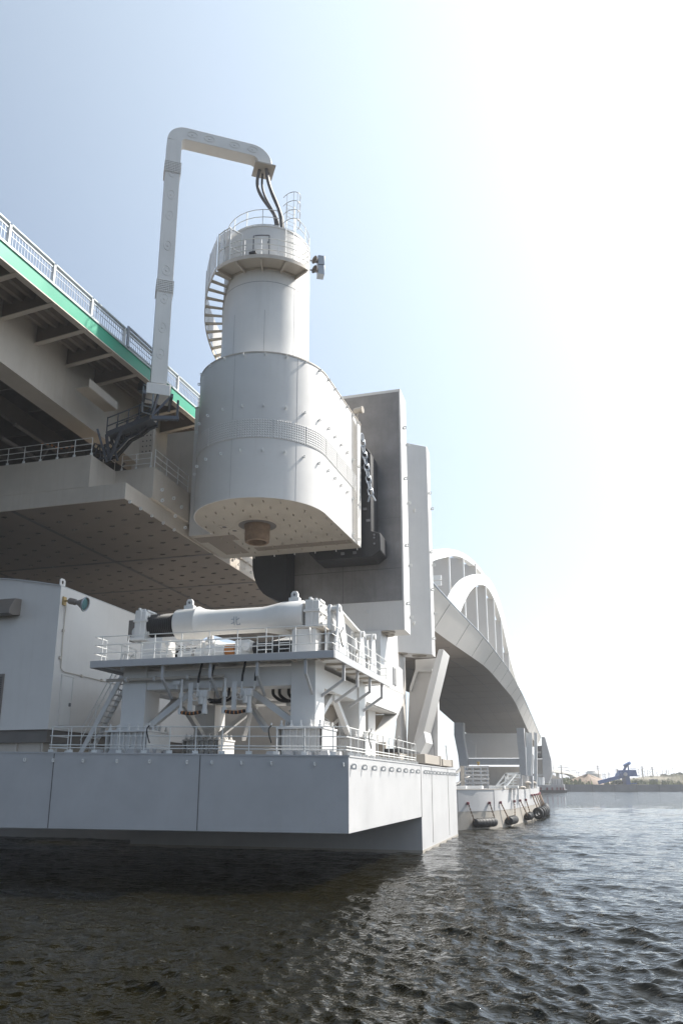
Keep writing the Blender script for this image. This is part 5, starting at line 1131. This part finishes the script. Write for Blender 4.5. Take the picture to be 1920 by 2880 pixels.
for a, b, yv in ((280, 420, 70.5), (420, 650, 71), (760, 980, 72.5), (985, 1180, 75), (700, 780, 74)): p, q = zR(a, 1475, yv), zR(b, 1430, yv); MB().box((p.x, yv, 3.25), (q.x, yv+1.2, max(q.z, 3.5))).build('kerb_box', 'bridgewhite', t, bevel=.02)
t = thing('davit_pole', 'thin white leaning davit pole near the second pontoon corner', 'pole', (-3, 90, 3.3))
MB().tube([zR(1385, 1260, 90), zR(1400, 970, 90), zR(1392, 950, 90)], .12, 10).build('pole', 'bridgewhite', t); MB().prism([zR(1390, 1262, 90), zR(1412, 1228, 90), zR(1408, 1265, 90)], (0, .3, 0)).build('foot', 'rubber', t)
# ---------------------------------------------------------------- third pontoon and far tower
zG = lambda a, b, Y: at(1500+a/6.533, 2040+b/6.533, Y=Y)
t = thing('third_pontoon', 'small far white pontoon with a row of dull red fenders', 'pontoon', (-5, 330, 0)); YQ = 329.
p, q = zG(-60, 1240, YQ), zG(560, 1095, YQ)
MB().box((p.x, YQ, .4), (q.x, YQ+45, q.z)).build('hull', 'hull', t); MB().box((p.x, YQ-1.2, -1), (q.x+.8, YQ+45, 1.0)).build('fender_band', 'rubber', t)
for a in (130, 245, 340, 428, 492, 540): u, v = zG(a-16, 1200, YQ-.4), zG(a+16, 1150, YQ-.4); MB().box((u.x, YQ-.8, .9), (v.x, YQ-.02, v.z+.2)).build('red_fender', 'fenderred', t)
t = thing('far_tower', 'far tapering blue grey slab tower leaning over the third pontoon', 'tower', (-12, 338, 3)); YQ2 = 338.
MB().prism([zG(a, b, YQ2) for a, b in ((140, 210), (205, 212), (320, 630), (335, 880), (285, 1060), (170, 1080))], (0, 9, 0)).build('slab', 'hull', t, bevel=.1)
MB().prism([zG(a, b, YQ2+3) for a, b in ((40, 380), (150, 375), (165, 610), (48, 610))], (0, 2, 0)).build('fender_pad', 'rubber', t)
MB().prism([zG(a, b, YQ2+2) for a, b in ((55, 480), (130, 475), (130, 515), (55, 515))], (0, .8, 0)).build('pad_window', 'bridge', t)
MB().prism([zG(a, b, YQ2+4) for a, b in ((0, 620), (175, 620), (180, 930), (120, 1060), (0, 1060))], (0, 2, 0)).build('machinery_wall', 'beige', t)
MB().prism([zG(a, b, YQ2+1) for a, b in ((20, 895), (180, 890), (180, 930), (20, 935))], (0, 2, 0)).build('ledge', 'bridge', t)
for a in (95, 150): u = zG(a, 1060, YQ); MB().cyl((u.x, YQ+3, 3), (u.x, YQ+3, 6), .9, 12).build('bollard', 'bridgewhite', t)
t = thing('far_strut_frame', 'far white slanting strut and little cabin on the third pontoon', 'frame', (-4, 333, 3))
MB().prism([zG(a, b, 334) for a, b in ((345, 850), (365, 850), (290, 1080), (265, 1080))], (0, 1, 0)).build('strut', 'bridgewhite', t)
MB().prism([zG(a, b, 334) for a, b in ((310, 985), (520, 985), (545, 1095), (300, 1095))], (0, 3, 0)).build('cabin', 'hull', t)
MB().prism([zG(a, b, 336) for a, b in ((330, 900), (480, 960), (480, 985), (310, 985))], (0, 3, 0)).build('beam', 'beige', t)
for a in (340, 380, 430, 500): MB().prism([zG(a, b, 333.8) for b in (1000, 1085)]+[zG(a+12, b, 333.8) for b in (1085, 1000)], (0, .1, 0)).build('dark_gap', 'inlay', t)
# ---------------------------------------------------------------- far shore
def shore(px, py, k=1.): p = at(px, 2226.0, Z=0); return Vector((p.x*k, p.y*k, EYE+(2202-py)/(2202-2226.)*(0-EYE)*k))
QA, QB = at(1300, 2226., Z=0), at(2300, 2226., Z=0); qd = (QB-QA).normalized(); qn = Vector((-qd.y, qd.x, 0))
A0, B0 = QA-qd*250, QB+qd*500
t = thing('quay_wall', 'long dark concrete quay wall along the far shore', 'quay', (60, 390, 0))
MB().prism([A0+Vector((0, 0, -2)), B0+Vector((0, 0, -2)), B0+Vector((0, 0, 3.05)), A0+Vector((0, 0, 3.05))], qn*2.5).build('wall', 'quay', t)
s_ = MB()
for k in range(90): p = A0.lerp(B0, (k+.5)/90); s_.bar(p-qn*.15+Vector((0, 0, .1)), p-qn*.15+Vector((0, 0, 3.2)), .5, .3)
s_.build('fender_posts', 'quay', t)
V = []; F = []; nx, ny = 160, 26
for j_ in range(ny):
    d_ = 2.4+ (j_/(ny-1))**2.6*6000
    for i in range(nx):
        p = A0.lerp(B0, i/(nx-1))+qn*d_+qd*((i/(nx-1))-.5)*d_*1.5
        r_ = max(0., min(1., (d_-60)/120))
        f_ = (sin(p.x*.021+1)+sin(p.x*.043+p.y*.01))*.5
        hump = 6.5*r_*(.55+.45*f_)*(1 if p.x > 55 else .25) if d_ < 900 else 2.
        V.append((p.x, p.y, 3.0+hump+rng.uniform(-.3, .3)*min(1, d_/30)))
for j_ in range(ny-1):
    for i in range(nx-1): a = j_*nx+i; F.append((a, a+1, a+nx+1, a+nx))
g = MB().add(V, F).build('shore_ground', 'sand', None, sharp=60); tag(g, 'sandy flat ground of the far shore behind the quay wall', 'ground', kind='structure')
# scrub: tufts over the shore, one mass nobody could count
tf = MB()
for k in range(9000):
    px = rng.uniform(1560, 2250); kk = 1+abs(rng.normal(0, .25)); p = shore(px, 2206, kk)+qn*rng.uniform(6, 40)
    left = px < 1680
    dens = 1 if left else (.15 if px < 1790 else .75)
    if rng.uniform() > dens: continue
    h = rng.uniform(.5, 2.4)*(1.25 if left else 1.0); w_ = rng.uniform(.5, 1.6); a = rng.uniform(0, pi); u = Vector((cos(a), sin(a), 0))*w_
    if kk > 1.2: p.z = 3+rng.uniform(0, 5)*(1 if p.x > 60 else .3)
    else: p.z = 3.0
    tf.add([p-u, p+u, p+u*.5+Vector((rng.uniform(-.4, .4), 0, h)), p-u*.5+Vector((0, rng.uniform(-.4, .4), h*.8))], [(0, 1, 2, 3)])
tag(tf.build('shore_scrub', 'grass', None), 'dry olive scrub and weeds covering the far shore behind the quay', 'scrub', kind='stuff')
# bushes and trees on the shore
def bush(px, py, hw, h, kk, lab, cat='bush'):
    p = shore(px, 2206, kk); base = shore(px, py, kk); sc = p.y/2256*1.04; t = thing('tree' if cat == 'tree' else 'bush', lab, cat, base)
    w_ = hw*sc; hh = h*sc; b = MB()
    for k in range(420):
        v = Vector(rng.normal(0, 1, 3)); v.normalize(); v *= rng.uniform(.35, 1)**.5; lobe = 1+.25*sin(v.x*5+px)*cos(v.z*4)
        c = base+Vector((v.x*w_*lobe, v.y*w_, hh*.5+v.z*hh*.5*lobe)); a1, a2 = Vector(rng.normal(0, 1, 3)).normalized(), Vector(rng.normal(0, 1, 3)).normalized(); s_ = w_*.13
        b.add([c-a1*s_, c+a2*s_, c+a1*s_, c-a2*s_], [(0, 1, 2, 3)])
    b.build('crown', 'leaf', t); MB().tube([base-Vector((0, 0, 1)), base+Vector((0, 0, hh*.6))], [w_*.1, w_*.04], 6).build('trunk', 'bark', t)
bush(1739, 2206, 12, 9, 1.03, 'large dark bush just left of the blue ship loader on the quay'); bush(1757, 2206, 9, 10, 1.04, 'dark bush hugging the column of the blue ship loader')
bush(1704, 2207, 5, 6, 1.03, 'small olive bush below the conveyor boom on the quay'); bush(1790, 2205, 6, 9, 1.05, 'brown bush right behind the ship loader')
bush(1869, 2185, 9, 7, 1.3, 'dark round tree on the ridge right of the four poles', 'tree'); bush(1914, 2183, 10, 9, 1.3, 'dark tree on the ridge at the right picture edge', 'tree')
bush(1886, 2186, 6, 4, 1.32, 'low dark bush on the ridge between the two trees'); bush(1835, 2186, 5, 3, 1.35, 'faint bush on the ridge above the dusty truck')
# dust mound
t = thing('earth_mound', 'reddish brown heap of earth on the far shore left of the tall pole', 'mound', shore(1655, 2200, 1.08))
c = shore(1655, 2207, 1.08); V = []; F = []
for j_ in range(9):
    for i in range(25): a = 2*pi*i/24; r_ = 1-j_/8; V.append(c+qd*cos(a)*15*r_+qn*sin(a)*9*r_+Vector((0, 0, -1+5.5*(1-r_)**.7*(1+.15*sin(3*a)))))
for j_ in range(8):
    for i in range(24): a = j_*25+i; F.append((a, a+1, a+26, a+25))
MB().add(V, F).build('heap', 'wood', t)
# blue ship loader
t = thing('ship_loader', 'dark blue ship loader with a boxy head on a column and a long conveyor boom', 'crane', shore(1767, 2206)+qn*8)
def sh(a, b, d=9.): p = shore(1700+a/7.127, 2100+b/7.127, 1+d/400.); return p
def shp(pts, th, name, d=9.): MB().prism([sh(a, b, d) for a, b in pts], qn*th).build(name, 'navy', t)
shp([(430, 590), (520, 590), (528, 770), (440, 770)], 5, 'column'); shp([(425, 465), (660, 465), (680, 585), (350, 590), (370, 540), (410, 500)], 9, 'machine_house', 7.)
shp([(670, 575), (700, 575), (700, 592), (600, 592)], 8, 'walkway'); shp([(530, 725), (655, 725), (655, 745), (530, 745)], 5, 'base_beam')
MB().bar(sh(400, 585), sh(-120, 720), 1.2, 1.6).build('conveyor_boom', 'navy', t)
MB().bar(sh(400, 500), sh(490, 345), .8, .9).bar(sh(508, 465), sh(505, 360), .5, .6).bar(sh(325, 480), sh(325, 570), .5, .4).bar(sh(325, 490), sh(400, 485), .4, .5).bar(sh(300, 575), sh(370, 575), .4, .3).build('mast_frame', 'navy', t)
MB().cyl(sh(480, 330), sh(500, 370), 1.9, 12).build('sheave', 'navy', t)
MB().cyl(sh(440, 552, 6.4), sh(440, 552, 6.9), .9, 14).build('round_sign', 'hull', t)
rl = MB()
for a in range(540, 670, 24): rl.bar(sh(a, 465), sh(a, 435), .12, .12, (1, 0, 0))
rl.bar(sh(540, 436), sh(660, 432), .15, .15); rl.build('roof_rail', 'grey', t)
t = thing('tipper_truck', 'grey green tipper truck standing in pale dust on the far shore', 'truck', sh(1010, 740, 25))
MB().prism([sh(a, b, 25) for a, b in ((955, 660), (1085, 650), (1075, 725), (965, 725))], qn*3).build('body', 'quay', t, bevel=.15); MB().prism([sh(a, b, 25) for a, b in ((945, 655), (1000, 640), (1000, 700), (945, 720))], qn*2.8).build('cab', 'hood', t, bevel=.15)
for a in (970, 1020, 1060): MB().cyl(sh(a, 730, 24.5), sh(a, 730, 25)+qn*3, .7, 14).build('wheel', 'rubber', t)
# poles and wires
polep = [(1206, 733, 1030), (530, 720, 1000), (845, 845, 960), (925, 880, 980), (990, 855, 980), (958, 900, 980), (1040, 890, 975), (1120, 880, 1000), (1290, 880, 1010), (1330, 895, 1010), (1395, 860, 1010), (1418, 875, 1010), (1560, 790, 1010)]
pts_ = [(1500+a/6.533, 2040+b/6.533, 2040+c/6.533) for a, b, c in polep]
pts_ += [(1700+a/7.127, 2100+b/7.127, 2100+c/7.127) for a, b, c in ((785, 380, 690), (985, 395, 590), (1185, 395, 560), (1400, 410, 580), (1258, 480, 580), (1275, 455, 580), (1312, 470, 580), (770, 440, 590), (830, 470, 590), (885, 470, 590), (935, 480, 590), (710, 440, 590), (285, 455, 660), (95, 510, 660), (20, 540, 660), (1075, 500, 590))]
tops = []
isbig = lambda q: (q[2]-q[1]) > 26
pts_.sort(); nb = [0, 0]
for i, (x, y0_, y1_) in enumerate(pts_):
    big = isbig((x, y0_, y1_)); nb[big] += 1; od_ = ORD[nb[big]-1]
    kk = 1.1 if big else 1.55
    a, b = shore(x+1.2*(1 if big else 0), y1_+4, kk), shore(x, y0_, kk)
    t = thing('utility_pole', od_+' from the left of the taller wire poles on the far shore' if big else od_+' from the left of the thin distant poles on the far shore', 'pole', a, 'near row of utility poles' if big else 'distant utility poles')
    MB().tube([a, b], [.32, .2] if big else [.2, .14], 7).build('shaft', 'pole', t)
    cr = MB(); 
    for k in range(2 if big else 1): cr.bar(b-qd*1.1+Vector((0, 0, -.6-.9*k)), b+qd*1.1+Vector((0, 0, -.6-.9*k)), .12, .14)
    cr.build('crossarm', 'pole', t)
    if big: tops.append(b)
tops.sort(key=lambda p: p.x/p.y)
tops = [tops[0]+(tops[0]-tops[1])]+tops+[tops[-1]+(tops[-1]-tops[-2])*1.5]
for lvl, nm in ((0., 'upper'), (1.6, 'middle'), (3.2, 'lower')):
    t = MB()
    for a, b in zip(tops, tops[1:]):
        t.tube([a.lerp(b, k/8)+Vector((0, 0, -.5-lvl-1.6*4*(k/8)*(1-k/8))) for k in range(9)], .045, 4, cap=False)
    tag(t.build('overhead_wire', 'wire', None), nm+' sagging overhead wire strung between the shore poles', 'wire')
# elevated road
t = thing('elevated_road', 'pale elevated road ramp curving down to the far shore', 'viaduct', shore(1560, 2190, 1.2))
rp = [(1552, 2172, 1.15), (1570, 2173, 1.18), (1590, 2176, 1.22), (1604, 2177, 1.26), (1620, 2186, 1.32), (1638, 2193, 1.4)]
P = [shore(*q) for q in rp]; P = resample(P, 12)
MB().add([v for p in P for v in (p, p+qn*10, p+qn*10+Vector((0, 0, 1.4)), p+Vector((0, 0, 1.4)))], [(i*4+k, i*4+(k+1) % 4, i*4+4+(k+1) % 4, i*4+4+k) for i in range(len(P)-1) for k in range(4)]+[(0, 1, 2, 3), tuple(len(P)*4-1-k for k in range(4))]).build('deck', 'bridge', t)
MB().tube([p+Vector((0, 0, 2.4)) for p in P], .12, 6).build('parapet_rail', 'bridgewhite', t)
for i in (1, 4, 7): 
    if i < len(P): MB().box((P[i].x-.9, P[i].y+3, 2.5), (P[i].x+.9, P[i].y+6, P[i].z)).build('pier', 'bridge', t)
for i, (a, b, c_, k_, lab) in enumerate(((383, 665, 850, 1.2, 'leftmost street lamp on the elevated road'), (672, 780, 860, 1.26, 'street lamp in the middle of the elevated road'), (805, 830, 900, 1.34, 'rightmost street lamp at the foot of the elevated road'))):
    u, v = shore(1500+a/6.533, 2040+c_/6.533, k_), shore(1500+a/6.533, 2040+b/6.533, k_); t = thing('street_lamp', lab, 'street lamp', u, 'street lamps on the elevated road')
    MB().tube([u, v, v-qd*5.5+Vector((0, 0, .2))], .15, 6).build('pole', 'pole', t); MB().cbox(v-qd*5.8+Vector((0, 0, .15)), 1.4, .5, .25).build('lamp_head', 'grey', t)
t = thing('storage_tank', 'small pale round topped tank beyond the earth mound', 'tank', shore(1671, 2196, 1.3))
c = shore(1671, 2196, 1.3); MB().lathe([(0, -3), (4.6, -3), (4.6, 4), (3.4, 5.6), (0, 6.2)], c, n=20).build('shell', 'bridge', t)
# dust plume
dm_ = bpy.data.materials.new('pale_dust'); dm_.use_nodes = True; nt = dm_.node_tree; nt.nodes.remove(nt.nodes['Principled BSDF'])
pv = node(nt, 'ShaderNodeVolumePrincipled'); pv.inputs['Color'].default_value = (.85, .76, .62, 1)
g_ = nt.nodes.new('ShaderNodeTexCoord'); n_ = node(nt, 'ShaderNodeTexNoise', Scale=3.0, Detail=3.); nt.links.new(g_.outputs['Object'], n_.inputs['Vector'])
mr = node(nt, 'ShaderNodeMapRange'); mr.inputs[1].default_value = .42; mr.inputs[2].default_value = .7; mr.inputs[4].default_value = .10; nt.links.new(n_.outputs['Fac'], mr.inputs[0]); nt.links.new(mr.outputs[0], pv.inputs['Density'])
nt.links.new(pv.outputs[0], nt.nodes['Material Output'].inputs['Volume'])
c = shore(1885, 2203, 1.08); me = bpy.data.meshes.new('dust_cloud'); bm = bmesh.new(); bmesh.ops.create_icosphere(bm, subdivisions=3, radius=1.); bm.to_mesh(me); bm.free(); me.materials.append(dm_)
o = bpy.data.objects.new('dust_cloud', me); COL.objects.link(o); o.location = c; o.scale = (21, 9, 4.5); o.rotation_euler = (0, 0, AZ)
tag(o, 'pale dust cloud drifting behind the truck on the far shore', 'dust', kind='stuff')
# ---------------------------------------------------------------- haze in the air
hm = bpy.data.materials.new('harbour_haze'); hm.use_nodes = True; nt = hm.node_tree; nt.nodes.remove(nt.nodes['Principled BSDF'])
pv = node(nt, 'ShaderNodeVolumePrincipled'); pv.inputs['Color'].default_value = (.93, .95, 1, 1); pv.inputs['Density'].default_value = HAZE
pv.inputs['Anisotropy'].default_value = .3
nt.links.new(pv.outputs[0], nt.nodes['Material Output'].inputs['Volume'])
h = MB().box((-9500, -9500, -4), (9500, 9500, 130)).build('haze', hm, None); tag(h, 'pale summer haze filling the air over the harbour', 'haze', kind='stuff')
